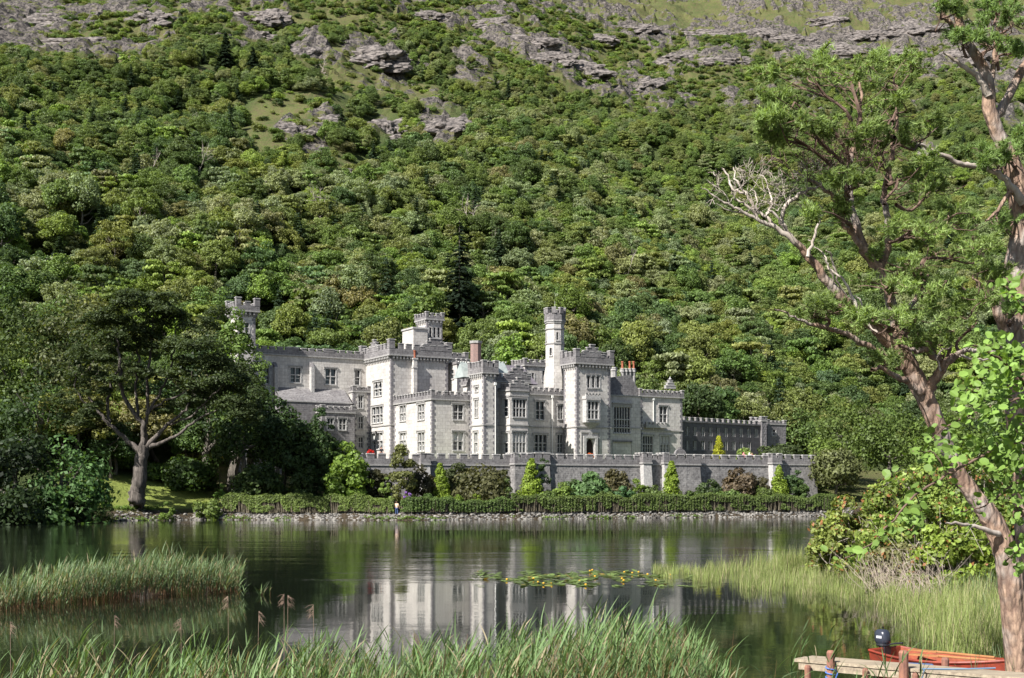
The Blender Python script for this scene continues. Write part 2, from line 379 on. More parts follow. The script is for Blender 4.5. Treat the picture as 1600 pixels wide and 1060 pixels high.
def offset(pts, d):
    n = len(pts); out = []
    for i in range(n):
        a, b, c = (np.array(pts[(i+j) % n], float) for j in (-1, 0, 1))
        e1 = (b-a)/np.linalg.norm(b-a); e2 = (c-b)/np.linalg.norm(c-b)
        n1 = np.array([e1[1], -e1[0]]); n2 = np.array([e2[1], -e2[0]]); m = n1+n2; m = m/np.dot(m, n1)
        out.append(tuple(b+m*d))
    return out
def ring(mb, pts, d, z0, z1, mi=0, th=None):
    """a band round the outline standing d proud"""
    o = offset(pts, d); i = offset(pts, d-(th or (d+.05))); n = len(pts)
    v = [(*p, z0) for p in o]+[(*p, z1) for p in o]+[(*p, z1) for p in i]+[(*p, z0) for p in i]
    f = []
    for k_ in range(n):
        j = (k_+1) % n; f += [(k_, j, n+j, n+k_), (n+k_, n+j, 2*n+j, 2*n+k_), (2*n+k_, 2*n+j, 3*n+j, 3*n+k_), (3*n+k_, 3*n+j, j, k_)]
    mb.raw(v, f, mi)
def merlons(mb, A, B, z, w=.62, gap=.5, h=.62, th=.42, cap=.1, mi=0, mc=1):
    """merlons along the line A-B whose wall thickness lies to the left (inside)"""
    A = np.array(A, float); B = np.array(B, float); L = np.linalg.norm(B-A); D = (B-A)/L; N = np.array([D[1], -D[0]])
    n = max(1, int(round((L+gap)/(w+gap)))); st = (L-w)/max(1, n-1) if n > 1 else 0
    for i in range(n):
        c = A+D*(w/2+i*st if n > 1 else L/2)-N*th/2
        mb.box((*c, z+h/2-.02), (w, th-.01, h), D, mi); mb.box((*c, z+h+cap/2-.02), (w+.1, th+.1, cap), D, mc)
def gable(mb, A, B, z, sc, steps, w0=1.0, dw=.55, dh=.45, th=.46):
    """stepped battlement rising over the middle of a parapet: sc = place along A-B"""
    A = np.array(A, float); B = np.array(B, float); D = (B-A)/np.linalg.norm(B-A); N = np.array([D[1], -D[0]])
    c = A+D*sc-N*(th/2-.03)
    for i in range(steps):
        ww = w0+2*dw*(steps-1-i); mb.box((*c, z+dh*(i+.5)), (ww, th-.02*i, dh), D, 0)
        for s_ in ((-1, 1) if i < steps-1 else (0,)):
            q = c+D*s_*(ww/2-dw/2+.02); mb.box((*q, z+dh*(i+1)+.05), ((dw if s_ else ww)+.08, th+.1, .1), D, 1)
def parapet(parent, pts, z, proj=.28, hb=.75, mh=.6, mw=.62, gap=.5, th=.42, corb=True, skip=(), corner=.15, gables=()):
    mb = MB()
    ring(mb, pts, proj, z, z+.2, 2); ring(mb, pts, proj-.05, z+.2, z+hb, 0, th)
    o = offset(pts, proj-.05); n = len(pts)
    for i in range(n):
        if i in skip: continue
        A = np.array(o[i]); B = np.array(o[(i+1) % n]); L = np.linalg.norm(B-A); D = (B-A)/L; N = np.array([D[1], -D[0]])
        cw = mw*1.15
        if L > 2.4:
            merlons(mb, A+D*(cw+gap), B-D*(cw+gap), z+hb, mw, gap, mh, th)
        if corb:
            A2 = np.array(pts[i]); B2 = np.array(pts[(i+1) % n]); L2 = np.linalg.norm(B2-A2); m_ = max(2, int(L2/.55))
            for j in range(m_):
                c = A2+D*(L2*(j+.5)/m_)+N*(proj*.42); mb.box((*c, z-.19), (.24, proj*.84, .38), D, 2); mb.box((*(c-N*proj*.2), z-.5), (.2, proj*.44, .24), D, 2)
    if corner is not None:
        for i in range(n):
            a, b, c = np.array(o[i-1]), np.array(o[i]), np.array(o[(i+1) % n])
            e1 = (b-a)/np.linalg.norm(b-a); e2 = (c-b)/np.linalg.norm(c-b)
            q = b-e1*(mw*.5)+e2*(mw*.5) if n == 4 else b
            if n == 4:
                mb.box((*q, z+hb+(mh+corner)/2-.02), (mw*1.06, mw*1.06, mh+corner), e1, 0); mb.box((*q, z+hb+mh+corner+.04), (mw*1.06+.12, mw*1.06+.12, .12), e1, 1)
    for (i, sc, st, w0) in gables:
        gable(mb, o[i], o[(i+1) % n], z+hb-.02, sc, st, w0)
    return mb.build('parapet', [M['stone_dark'], M['trim'], M['corbel']], parent)
def window(parent, A, D, N, s0, s1, z0, z1, lights=2, transom=True, blind=False, lintel=True, arched=False, dark=False, jamb=True, sash=True):
    """glass, mullions and surround of an opening in the wall face through A along D (outward N)"""
    mb = MB(); w = s1-s0; h = z1-z0
    def bx(s, z, ws, wz, dep, off, mi): c = np.array(A)+D*s+N*off; mb.box((*c, z), (ws, dep, wz), D, mi)
    bx((s0+s1)/2, (z0+z1)/2, w+.02, h+.02, .03, -.34, 0)
    if blind:
        bx((s0+s1)/2, z1-h*.22, w*.96, h*.42, .02, -.315, 3)
    lw = w/lights
    for i in range(1, lights): bx(s0+lw*i, (z0+z1)/2, .15 if lights < 4 else .11, h, .2, -.13, 1)
    if transom: bx((s0+s1)/2, z0+h*.52, w, .14, .19, -.13, 1)
    for i in range(lights):                                    # white sashes inside each light
        for q in (-1, 1) if sash else (): bx(s0+lw*(i+.5)+q*(lw/2-.09), (z0+z1)/2, .06, h-.05, .06, -.27, 2)
        bx(s0+lw*(i+.5), z0+.06, lw-.15, .08, .06, -.27, 2); bx(s0+lw*(i+.5), z0+h*.3, lw-.15, .05, .05, -.27, 2)
        if arched:
            c = s0+lw*(i+.5)
            for q in (-1, 1):
                a0 = np.array(A)+D*(c+q*(lw/2-.02))+N*(-.12); a1 = np.array(A)+D*c+N*(-.12)
                v = [(*a0, z1), (*a1, z1), (*a0, z1-lw*.5)]; vb = [(*(np.array(p[:2])-N*.12), p[2]) for p in v]
                mb.raw(v+vb, [(0, 2, 1) if q < 0 else (0, 1, 2), (0, 1, 4, 3), (1, 2, 5, 4)], 1)
    if lintel:
        bx((s0+s1)/2, z1+.10, w+.3, .2, .07, .03, 1); bx((s0+s1)/2, z1+.27, w+.62, .12, .16, .08, 4)
        for q in (s0-.26, s1+.26): bx(q, z1+.06, .12, .3, .14, .07, 4)
    if jamb: bx((s0+s1)/2, z0-.08, w+.3, .16, .14, .06, 1)
    n = max(3, int(h/.36))
    for i in range(n if jamb else 0):
        for q, sg in ((s0, -1), (s1, 1)):
            ww = .26 if i % 2 else .18
            bx(q+sg*ww/2, z0+h*(i+.5)/n, ww, h/n-.02, .05, .018, 1)
    return mb.build('window', [M['dark'] if dark else M['glass'], M['trim'], M['white'], M['blind'], M['corbel']], parent)
def wall_part(name, pts, z0, z1, holes=None, mi='stone', quoins=(0, 1), strings=(), parent=castle, flat_roof=True, label=None):
    """pts ccw (world xy). holes = {edge: [dict(s0,s1,z0,z1,...)]} ; real openings with reveals"""
    holes = holes or {}; mb = MB(); n = len(pts); pts = [np.array(p, float) for p in pts]
    for i in range(n):
        A, B = pts[i], pts[(i+1) % n]; L = np.linalg.norm(B-A); D = (B-A)/L; N = np.array([D[1], -D[0]])
        hs = holes.get(i, [])
        S = sorted({0.0, float(L)} | {h['s0'] for h in hs} | {h['s1'] for h in hs}); Zs = sorted({z0, z1} | {h['z0'] for h in hs} | {h['z1'] for h in hs})
        for a, b in zip(S, S[1:]):
            for c, d in zip(Zs, Zs[1:]):
                if any(h['s0']-1e-6 <= a and b <= h['s1']+1e-6 and h['z0']-1e-6 <= c and d <= h['z1']+1e-6 for h in hs): continue
                mb.raw([(*(A+D*a), c), (*(A+D*b), c), (*(A+D*b), d), (*(A+D*a), d)], [(0, 1, 2, 3)], 0)
        for h in hs:
            o = [(*(A+D*h['s0']), h['z0']), (*(A+D*h['s1']), h['z0']), (*(A+D*h['s1']), h['z1']), (*(A+D*h['s0']), h['z1'])]
            ib = [(p[0]-N[0]*.36, p[1]-N[1]*.36, p[2]) for p in o]
            mb.raw(o+ib, [(0, 4, 5, 1), (1, 5, 6, 2), (2, 6, 7, 3), (3, 7, 4, 0)], 2)
            mb.raw(ib, [(0, 1, 2, 3)], 3)
        if i in quoins or (i-1) % n in quoins:               # quoins at the start corner of this edge, on this face
            nq = int((z1-z0)/.42)
            for q in range(nq):
                ww = .52 if q % 2 else .3; c = A+D*ww/2+N*.012
                mb.box((*c, z0+(q+.5)*(z1-z0)/nq), (ww, .04, .36), D, 1)
                ww = .3 if q % 2 else .52; c = B-D*ww/2+N*.012
                mb.box((*c, z0+(q+.5)*(z1-z0)/nq), (ww, .04, .36), D, 1)
    if flat_roof: mb.raw([(*p, z1-.02) for p in pts], [tuple(range(n))], 4)
    for zs in strings: ring(mb, pts, .12, zs-.09, zs+.09, 5)
    o = mb.build(name, [M[mi], M['quoin'], M['trim'], M['dark'], M['slate'], M['corbel']], parent)
    if label: o['label'] = label
    for i, hs in holes.items():
        A, B = pts[i], pts[(i+1) % n]; D = (B-A)/np.linalg.norm(B-A); N = np.array([D[1], -D[0]])
        for h in hs:
            if h.get('plain'): continue
            window(o, A, D, N, h['s0'], h['s1'], h['z0'], h['z1'], h.get('n', 2), h.get('t', True), h.get('blind', False), h.get('lintel', True), h.get('arched', False), h.get('dark', False), h.get('jamb', True), h.get('sash', i == 3 or h.get('blind', False)))
    return o
def rect(v, pc, pr, pl=None, dep=None):
    """outline of a block whose near left corner is seen at column pc, its right end at pr, its far left corner at pl"""
    u0 = u_at(pc, v); u1 = u_at(pr, v)
    if dep is None: dep = v_at(pl, u0)-v
    return [W(u0, v), W(u1, v), W(u1, v+dep), W(u0, v+dep)], dep
def hole(pts, e, xl, xr, yt, yb, **k):
    A = pts[e]; B = pts[(e+1) % len(pts)]; D = (B-A)/np.linalg.norm(B-A)
    a, b = sorted((s_at(A, D, xl), s_at(A, D, xr))); L = np.linalg.norm(B-A); a = max(a, .15); b = min(b, L-.15)
    p = A+D*(a+b)/2; return dict(s0=a, s1=b, z0=z_at(p, yb), z1=z_at(p, yt), **k)

# --- low front block, left
Lp, Ld = rect(0, 675, 737, pl=616)
zl = z_at(Lp[0], 625)
lo = wall_part('low_block', Lp, GZ-.2, zl, {0: [hole(Lp, 0, 708, 723.5, 633, 656, n=2), hole(Lp, 0, 708, 723.5, 676, 704, n=2, blind=True)],
   3: [hole(Lp, 3, 625, 634, 634, 658, n=2), hole(Lp, 3, 653, 663, 632, 656, n=2), hole(Lp, 3, 625, 634, 677, 700, n=2, blind=True), hole(Lp, 3, 653, 663, 676, 705, n=2)]}, quoins=(0, 3))
parapet(lo, Lp, zl, .2, .72, .5, .5, .42, corb=False)
# --- main tower
Tp, Td = rect(Ld, 611, 700, pl=567)
zt = z_at(Tp[0], 556)
holesT = {3: [hole(Tp, 3, 584, 596.5, 597, 619, n=2, arched=True), hole(Tp, 3, 581, 598, 636, 661, n=3), hole(Tp, 3, 581, 598, 677, 702, n=3, blind=True)]}
to = wall_part('main_tower', Tp, GZ-.2, zt, holesT, quoins=(0, 3), strings=(z_at(Tp[0], 664),))
LT = float(np.linalg.norm(Tp[1]-Tp[0]))
parapet(to, Tp, zt, .5, 1.05, .75, .85, .5, gables=[(3, Td*.52, 4, .7), (0, LT*.80, 4, 1.7)], corner=.55)
# wall chimney on the tower front
mb = MB(); c = W(u_at(647.5, Ld-.35), Ld-.35)
mb.box((*c, (z_at(c, 560)+z_at(c, 606))/2), (.62, .7, z_at(c, 560)-z_at(c, 606)), CU, 0); mb.box((*c, z_at(c, 561)), (.8, .86, .25), CU, 1); mb.box((*c, z_at(c, 575)), (.76, .82, .18), CU, 1)
mb.prism([c+CU*a+CV*b for a, b in ((-.31, -.3), (.31, -.3), (.31, .35), (-.31, .35))], z_at(c, 618), z_at(c, 606), 0, top=[c+CU*a+CV*b for a, b in ((-.31, -.35), (.31, -.35), (.31, .35), (-.31, .35))])
ch = mb.build('chimney', [M['stone'], M['trim']], to)
mb = MB(); mb.lathe((*c, z_at(c, 560)), [(.26, 0), (.22, .2), (.2, .9), (.26, 1.0), (.26, 1.15), (.16, 1.15)], 10); mb.build('chimney_pot', M['pot'], ch)
# --- top tower behind, with its low stair block
Kp, Kd = rect(Ld+8.2, 667, 691, pl=651)
zk = z_at(Kp[0], 500)
ko = wall_part('lookout_tower', Kp, GZ+6, zk, {0: [hole(Kp, 0, 670.5, 674.5, 512, 528, n=1, t=False, lintel=False), hole(Kp, 0, 677, 681, 512, 528, n=1, t=False, lintel=False), hole(Kp, 0, 683.5, 687.5, 512, 528, n=1, t=False, lintel=False)]}, quoins=(0, 3))
parapet(ko, Kp, zk, .3, .55, .5, .45, .4)
Kq, _ = rect(Ld+6.9, 646, 668, dep=4); zq = z_at(Kq[0], 511)
kq = wall_part('stair_block', Kq, GZ+6, zq, quoins=()); mb = MB(); ring(mb, Kq, .15, zq-.25, zq, 0); mb.build('coping', M['trim'], kq)
# --- small stepped block left of the tower
Jp, _ = rect(Ld+Td*.72, 552, 578, dep=6); zj = z_at(Jp[0], 613)
jo = wall_part('side_block', Jp, GZ-1.5, zj, {0: [hole(Jp, 0, 560.5, 566.5, 619, 638, n=2), hole(Jp, 0, 560.5, 566.5, 652, 670, n=2), hole(Jp, 0, 560.5, 566.5, 684, 700, n=2)]}, quoins=(0, 3)); parapet(jo, Jp, zj, .15, .4, .4, .45, .4, corb=False)
# --- left wing
vI = Ld+Td*.72+1.6
Ip, _ = rect(vI, 396, 585, dep=9); zi = z_at(W(u_at(480, vI), vI), 558)
io = wall_part('left_wing', Ip, GZ-3, zi, {0: [hole(Ip, 0, 454, 469.5, 575, 598, n=2), hole(Ip, 0, 508.5, 524.5, 577, 601, n=2), hole(Ip, 0, 554.5, 562, 579, 602, n=1), hole(Ip, 0, 414, 420, 576, 600, n=1)]}, quoins=(0, 3))
parapet(io, Ip, zi, .2, .85, .35, .8, .45, corb=False, gables=[(0, s_at(Ip[0], CU, 460), 1, 1.7), (0, s_at(Ip[0], CU, 515), 1, 1.7)])
for pxb in (430.5, 487.5):
    mb = MB(); c = W(u_at(pxb, vI-.5), vI-.45); zt_, zb_ = z_at(c, 574), z_at(c, 632)
    mb.box((*c, (zt_+zb_)/2), (.5, .9, zt_-zb_), CU, 0); mb.prism([c+CU*a+CV*b for a, b in ((-.25, -.45), (.25, -.45), (.25, .45), (-.25, .45))], zt_, zt_+.8, 1, top=[c+CU*a+CV*b for a, b in ((-.25, .38), (.25, .38), (.25, .45), (-.25, .45))])
    mb.build('buttress', [M['trim'], M['stone_dark']], io)
mb = MB(); a_ = u_at(437, vI-3); b_ = u_at(550, vI-3); za = z_at(W(a_, vI), 604); zb = z_at(W(a_, vI-3), 626)
o_ = [W(a_, vI-3), W(b_, vI-3), W(b_, vI+.1), W(a_, vI+.1)]
mb.raw([(*o_[0], zb), (*o_[1], zb), (*o_[2], za), (*o_[3], za), (*o_[0], GZ-3), (*o_[1], GZ-3), (*o_[2], GZ-3), (*o_[3], GZ-3)], [(0, 1, 2, 3), (4, 5, 1, 0), (7, 4, 0, 3), (5, 6, 2, 1)])
mb.box((*(o_[0]+o_[1])/2, zb), (np.linalg.norm(o_[1]-o_[0])+.1, .2, .2), CU, 1)
mb.build('lean_to', [M['stone_dark'], M['trim']], io)
Op, _ = rect(vI-5.2, 503, 554, dep=2.2); zo = z_at(Op[0], 645)
oo = wall_part('low_screen', Op, GZ-3, zo, {0: [hole(Op, 0, 530, 540, 655, 672, n=2), hole(Op, 0, 512, 520, 655, 672, n=2)]}, mi='stone_dark', quoins=()); parapet(oo, Op, zo, .15, .5, .45, .5, .5, corb=False)  # shade on the screen is put into its darker stone
# --- far left tower
Qp, Qd = rect(vI-2, 373, 399, pl=359); zq = z_at(Qp[0], 487)
qo = wall_part('far_tower', Qp, GZ-4, zq, {0: [hole(Qp, 0, 383, 389, 505, 520, n=1, lintel=False)]}, quoins=(0, 3)); parapet(qo, Qp, zq, .55, .9, .55, .7, .5, corner=.5)
# --- blocks behind the low block
R1, _ = rect(Ld-1.5, 714, 742, pl=699); z1_ = z_at(R1[0], 566); r1 = wall_part('inner_block', R1, GZ, z1_, {3: [hole(R1, 3, 704, 709, 578, 592, n=1, lintel=False)]}); mb = MB(); ring(mb, R1, .14, z1_-.3, z1_+.1, 0); merlons(mb, R1[0], R1[1], z1_+.1, .5, .5, .4); mb.build('coping', [M['stone_dark'], M['trim']], r1)
R2, _ = rect(Ld+6, 690, 730, dep=5); z2_ = z_at(R2[0], 561); r2 = wall_part('rear_block', R2, GZ, z2_, {0: [hole(R2, 0, 708, 714, 566, 580, n=2)]}); parapet(r2, R2, z2_, .2, .55, .45, corb=False)
# --- slim square turret
Ap, Ad = rect(-4.3, 756, 775, pl=735); zA = z_at(Ap[0], 584)
ao = wall_part('square_turret', Ap, GZ-.2, zA, {3: [hole(Ap, 3, 742, 747, 625, 652, n=2), hole(Ap, 3, 742.5, 747, 605, 612, n=1, t=False), hole(Ap, 3, 741, 746, 676, 708, n=1)]}, quoins=(0, 3), strings=(z_at(Ap[0], 664),))
parapet(ao, Ap, zA, .32, .95, .75, .6, .42, corner=.1)
mb = MB(); c = W(u_at(743.5, 1.5), 1.5); zc0, zc1 = z_at(c, 575), z_at(c, 535)
oc = [tuple(c+.82*np.array([math.cos(R(22.5+45*i)), math.sin(R(22.5+45*i))])) for i in range(8)]
mb.prism(oc, zc0-3, zc1, 0); ring(mb, oc, .12, zc1-.2, zc1+.15, 1); ring(mb, oc, .1, zc0+.4, zc0+.6, 1); mb.prism(oc, zc1, zc1+.12, 1)
mb.build('octagonal_chimney', [M['brick'], M['corbel']], castle)
# --- block with the canted bay
Bp, _ = rect(-2.3, 770, 827, dep=9); zB = z_at(Bp[0], 597)
bo = wall_part('bay_block', Bp, GZ-.2, zB, strings=(z_at(Bp[0], 664),), quoins=()); parapet(bo, Bp, zB, .22, .7, .55, .5, .42, corb=False, gables=[(0, 6.0*.7, 4, .7)])
ub = u_at(797, -4.7); uc = u_at(825, -4.7); ua = u_at(779, -2.3)
Yp = [W(ua, -2.2), W(ub, -4.7), W(uc, -4.7), W(uc+1.2, -2.2)]; zY = z_at(Yp[1], 611)
yo = wall_part('canted_bay', Yp, GZ-.2, zY, {0: [hole(Yp, 0, 786, 794, 624, 651, n=1), hole(Yp, 0, 786, 794, 677, 708, n=1, blind=True)], 1: [hole(Yp, 1, 801.5, 821.5, 625, 652, n=4), hole(Yp, 1, 801.5, 821.5, 676, 708, n=4, blind=True)]}, quoins=(), strings=(z_at(Yp[1], 664), z_at(Yp[1], 618)), mi='stone')
parapet(yo, Yp, zY, .2, .55, .5, .42, .35, corb=False, corner=None, gables=[(1, 1.5, 3, .6)])
# drain pipes on the pale walls
for px_, v_, yt_, yb_ in ((737, -.1, 625, 716), (771, -2.45, 600, 716), (863, 1.0, 620, 716), (774, -4.45, 600, 716), (1021, 1.3, 624, 672)):
    mb = MB(); c = W(u_at(px_, v_), v_); mb.tube([(*c, z_at(c, yb_)), (*c, z_at(c, yt_))], .07, 6); mb.box((*c, z_at(c, yt_)), (.3, .25, .35), CU); mb.build('downpipe', M['white'], castle)
# --- recessed centre
Cp, _ = rect(1.2, 826, 889, dep=7); zC = z_at(Cp[0], 617)
co_ = wall_part('recessed_centre', Cp, GZ-.2, zC, {0: [hole(Cp, 0, 837, 850, 628, 656, n=2), hole(Cp, 0, 835, 854, 680, 706, n=3), hole(Cp, 0, 872, 879, 634, 655, n=2), hole(Cp, 0, 871, 879, 680, 708, n=2)]}, quoins=(), strings=(z_at(Cp[0], 667),)); parapet(co_, Cp, zC, .2, .6, .5, .5, .42, corb=False)
# --- rear gallery and roofs
Np, _ = rect(11.5, 820, 856, pl=801); zN = z_at(Np[0], 572)
no = wall_part('rear_gallery', Np, GZ+1, zN, {0: [hole(Np, 0, 831, 834.5, 583, 596, n=1, lintel=False), hole(Np, 0, 847.5, 851.5, 580, 596, n=1, lintel=False)]}); parapet(no, Np, zN, .2, .5, .5, .5, .42, corb=False)
mb = MB(); a_, b_ = u_at(782, 4), u_at(830, 4); za, zb = z_at(W(a_, 4), 600), z_at(W(a_, 7), 571)
mb.raw([(*W(a_, 2), za), (*W(b_, 2), za), (*W(b_, 9), za), (*W(a_, 9), za), (*W(a_+.8, 5.5), zb), (*W(b_-.8, 5.5), zb)], [(0, 1, 5, 4), (1, 2, 5), (2, 3, 4, 5), (3, 0, 4)]); mb.build('slate_roof', M['slate'], castle)
for x0_, x1_ in ((719, 734), (774, 793)):
    mb = MB(); a_, b_ = u_at(x0_, 3), u_at(x1_, 3); za, zb = z_at(W(a_, 3), 590), z_at(W(a_, 4.5), 566)
    mb.raw([(*W(a_, 2), za), (*W(b_, 2), za), (*W(b_, 5), za), (*W(a_, 5), za), (*W(a_+.3, 3.5), zb), (*W(b_-.3, 3.5), zb)], [(0, 1, 5, 4), (1, 2, 5), (2, 3, 4, 5), (3, 0, 4)])
    for q in np.linspace(a_, b_, 5): mb.box((*W(q, 3.5), zb), (.08, .3, .08), CU, 1)
    mb.build('roof_lantern', [M['lead'], M['white']], castle)
# --- octagonal stair turret
dc = W(u_at(867, 3.6), 3.6)
def octa(r): return [dc+r*np.array([math.cos(R(-7.5+45*i)), math.sin(R(-7.5+45*i))]) for i in range(8)]
ro = 14.6*dc[1]/F; D8 = octa(ro); zD = z_at(dc, 504)
hD = {}
for e_, (yt, yb) in {4: (521, 533), 5: (545, 557), 6: (521, 533), 3: (545, 557)}.items():
    L_ = np.linalg.norm(D8[(e_+1) % 8]-D8[e_]); hD[e_] = [dict(s0=L_/2-.16, s1=L_/2+.16, z0=z_at(dc, yb), z1=z_at(dc, yt), n=1, t=False, lintel=False)]
do = wall_part('stair_turret', D8, z_at(dc, 612), zD, hD, quoins=(), strings=(z_at(dc, 538), z_at(dc, 515)), label='tall slim octagonal stair turret')
mb = MB(); ring(mb, D8, .22, zD, zD+.2, 2); ring(mb, D8, .18, zD+.2, zD+1.25, 0, .4)
ring(mb, D8, .12, zD-.25, zD, 2)
for p in offset(D8, .0): mb.box((*p, zD+1.6), (.62, .5, .8), (p-dc) @ np.array([[0, 1], [-1, 0]]), 0); mb.box((*p, zD+2.05), (.7, .58, .1), (p-dc) @ np.array([[0, 1], [-1, 0]]), 1)
mb.build('parapet', [M['stone_dark'], M['trim'], M['corbel']], do)
mb = MB(); D9 = octa(ro*1.22); mb.prism(D9, z_at(dc, 622), z_at(dc, 590), 0); mb.prism(D9, z_at(dc, 590), z_at(dc, 572), 0, top=octa(ro*.98)); mb.build('turret_base', M['stone'], do)
mb = MB(); mb.tube([(*dc, zD+1), (*dc, zD+3.2)], .018, 5); mb.build('flagpole', M['white'], do)
# --- entrance tower
Ep, Ed = rect(-3, 901, 953.5, pl=881); zE = z_at(Ep[0], 569)
door = hole(Ep, 0, 915.5, 928, 686, 716, plain=True)
hE = {0: [hole(Ep, 0, 917.5, 921.5, 588, 606, n=1, t=False), hole(Ep, 0, 925, 929, 588, 606, n=1, t=False), hole(Ep, 0, 932.5, 936.5, 588, 606, n=1, t=False), door]}
eo = wall_part('entrance_tower', Ep, GZ-.2, zE, hE, quoins=(0, 3), strings=(z_at(Ep[0], 667),))
LE = float(np.linalg.norm(Ep[1]-Ep[0])); parapet(eo, Ep, zE, .45, 1.1, .75, .7, .45, gables=[(0, LE*.5, 4, .8)], corner=.3)
# oriel window
ou0, ou1 = u_at(915.5, -3.7), u_at(938, -3.7); Op_ = [W(ou0-.15, -3.02), W(ou0, -3.75), W(ou1, -3.75), W(ou1+.4, -3.02)]
oz0, oz1 = z_at(Op_[1], 660), z_at(Op_[1], 624)
or_ = wall_part('oriel', Op_, oz0, oz1, {1: [hole(Op_, 1, 918.5, 935, 628, 655, n=3)]}, quoins=(), mi='trim', parent=eo)
mb = MB(); ring(mb, Op_, .1, oz1, oz1+.15, 1); ring(mb, Op_, .06, oz1+.15, oz1+.5, 0, .3); merlons(mb, Op_[1], Op_[2], oz1+.5, .3, .25, .35, .25); mb.build('oriel_parapet', [M['trim'], M['corbel']], eo); mb = MB()
cc_ = (Op_[1]+Op_[2])/2+CV*.7
mb.prism([cc_+(p-cc_)*.25+CV*.15 for p in Op_], oz0-.9, oz0, 1, top=[np.array(p) for p in Op_]); mb.build('oriel_corbel', [M['trim'], M['corbel']], eo)
# porch surround and arched doorway
mb = MB(); A = Ep[0]; dz1 = door['z1']; sm = (door['s0']+door['s1'])/2; hw = (door['s1']-door['s0'])/2
def fp(s, z, off=.0): p = A+CU*s-CV*off; return (p[0], p[1], z)
for sg in (-1, 1):
    arc = [(sm+sg*hw*math.cos(t)**.9, dz1-1.5+1.5*math.sin(t)) for t in np.linspace(0, math.pi/2, 7)]
    pts_ = [(sm+sg*hw, dz1)]+arc[::-1]; v = [fp(s, z, .012) for s, z in pts_]; vb = [fp(s, z, -.34) for s, z in pts_]; n_ = len(v)
    mb.raw(v+vb, [tuple(range(n_)) if sg > 0 else tuple(reversed(range(n_)))]+[(i, i+1, n_+i+1, n_+i) for i in range(n_-1)], 0)
    mb.box(fp(sm+sg*(hw+.3), (GZ+dz1)/2, .12), (.45, .3, dz1-GZ+.2), CU, 0); mb.box(fp(sm+sg*(hw+.85), (GZ+dz1)/2+.3, .06), (.18, .18, dz1-GZ+1), CU, 1)
mb.box(fp(sm, dz1+.25, .12), (2*hw+1.05, .3, .35), CU, 0); mb.box(fp(sm, dz1+.95, .08), (2*hw+1.9, .22, .2), CU, 1); mb.box(fp(sm, dz1+.6, .1), (.6, .2, .5), CU, 1)
mb.build('porch', [M['trim'], M['corbel']], eo)
mb = MB(); mb.box(fp(sm, (GZ+dz1)/2, -.33), (2*hw, .04, dz1-GZ), CU); mb.build('door', M['door'], eo)
# --- great hall with its traceried window
Fp, _ = rect(-.9, 951, 1001, dep=9); zF = z_at(Fp[0], 617)
fo = wall_part('great_hall', Fp, GZ-.2, zF, {0: [hole(Fp, 0, 959.5, 984.5, 636, 677, n=6, arched=True)]}, quoins=(), strings=(z_at(Fp[0], 668), zF-.05))
mb = MB(); us, ue = u_at(954, 1.5), u_at(997, 1.5)
mb.raw([(*W(us, 1.5), zF), (*W(ue, 1.5), zF), (*W(ue, 1.5), z_at(W(ue, 1.5), 608)), (*W(us+3.6, 1.5), z_at(W(us, 1.5), 584)), (*W(us, 1.5), z_at(W(us, 1.5), 590))]+
       [(*W(us, 7), zF), (*W(ue, 7), zF), (*W(ue, 7), z_at(W(ue, 1.5), 608)), (*W(us+3.6, 7), z_at(W(us, 1.5), 584)), (*W(us, 7), z_at(W(us, 1.5), 590))],
       [(0, 1, 2, 3, 4), (1, 6, 7, 2), (2, 7, 8, 3), (3, 8, 9, 4), (5, 0, 4, 9)]); mb.build('hall_gable', M['stone_dark'], fo)
for px_, yt, r_, pot in ((959, 575, .5, 0), (972.5, 577, .3, 1), (978, 577, .3, 0), (984, 577, .3, 1), (990, 577, .3, 1)):
    mb = MB(); c = W(u_at(px_, 2.6), 2.6); z0_, z1_ = z_at(c, 612), z_at(c, yt)
    oc = [c+r_*np.array([math.cos(R(22.5+45*i)), math.sin(R(22.5+45*i))]) for i in range(8)]
    mb.prism(oc, z0_, z1_, 0); ring(mb, oc, .1, z1_-.45, z1_-.2, 1); ring(mb, oc, .06, z1_-.1, z1_+.08, 1); mb.prism(oc, z1_, z1_+.05, 1)
    s_ = mb.build('chimney_stack', [M['corbel'], M['trim']], fo)
    if pot: mb = MB(); mb.lathe((*c, z1_), [(.2, 0), (.17, .25), (.15, .95), (.21, 1.0), (.21, 1.2), (.12, 1.2)], 10); mb.build('chimney_pot', M['pot'], s_)
mb = MB(); a_ = np.array(Fp[0]); 
pa = hole(Fp, 0, 957, 987, 690, 712); 
mb.box(fp(0, 0)[:2] and (*(Fp[0]+CU*(pa['s0']+pa['s1'])/2-CV*.1), pa['z1']), (pa['s1']-pa['s0'], .25, .25), CU, 1)
for s_ in (pa['s0'], pa['s1']): mb.box((*(Fp[0]+CU*s_-CV*.05), (pa['z1']+GZ)/2), (.15, .12, pa['z1']-GZ), CU, 0)
mb.build('panel_mould', [M['trim'], M['stone_dark']], fo); mb = MB()
hw_ = hole(Fp, 0, 958, 986, 630, 678); mb.box((*(Fp[0]+CU*(hw_['s0']+hw_['s1'])/2-CV*.12), hw_['z1']), (hw_['s1']-hw_['s0']+.4, .26, .22), CU, 0)
mb.build('hood_mould', [M['trim'], M['stone_dark']], fo)
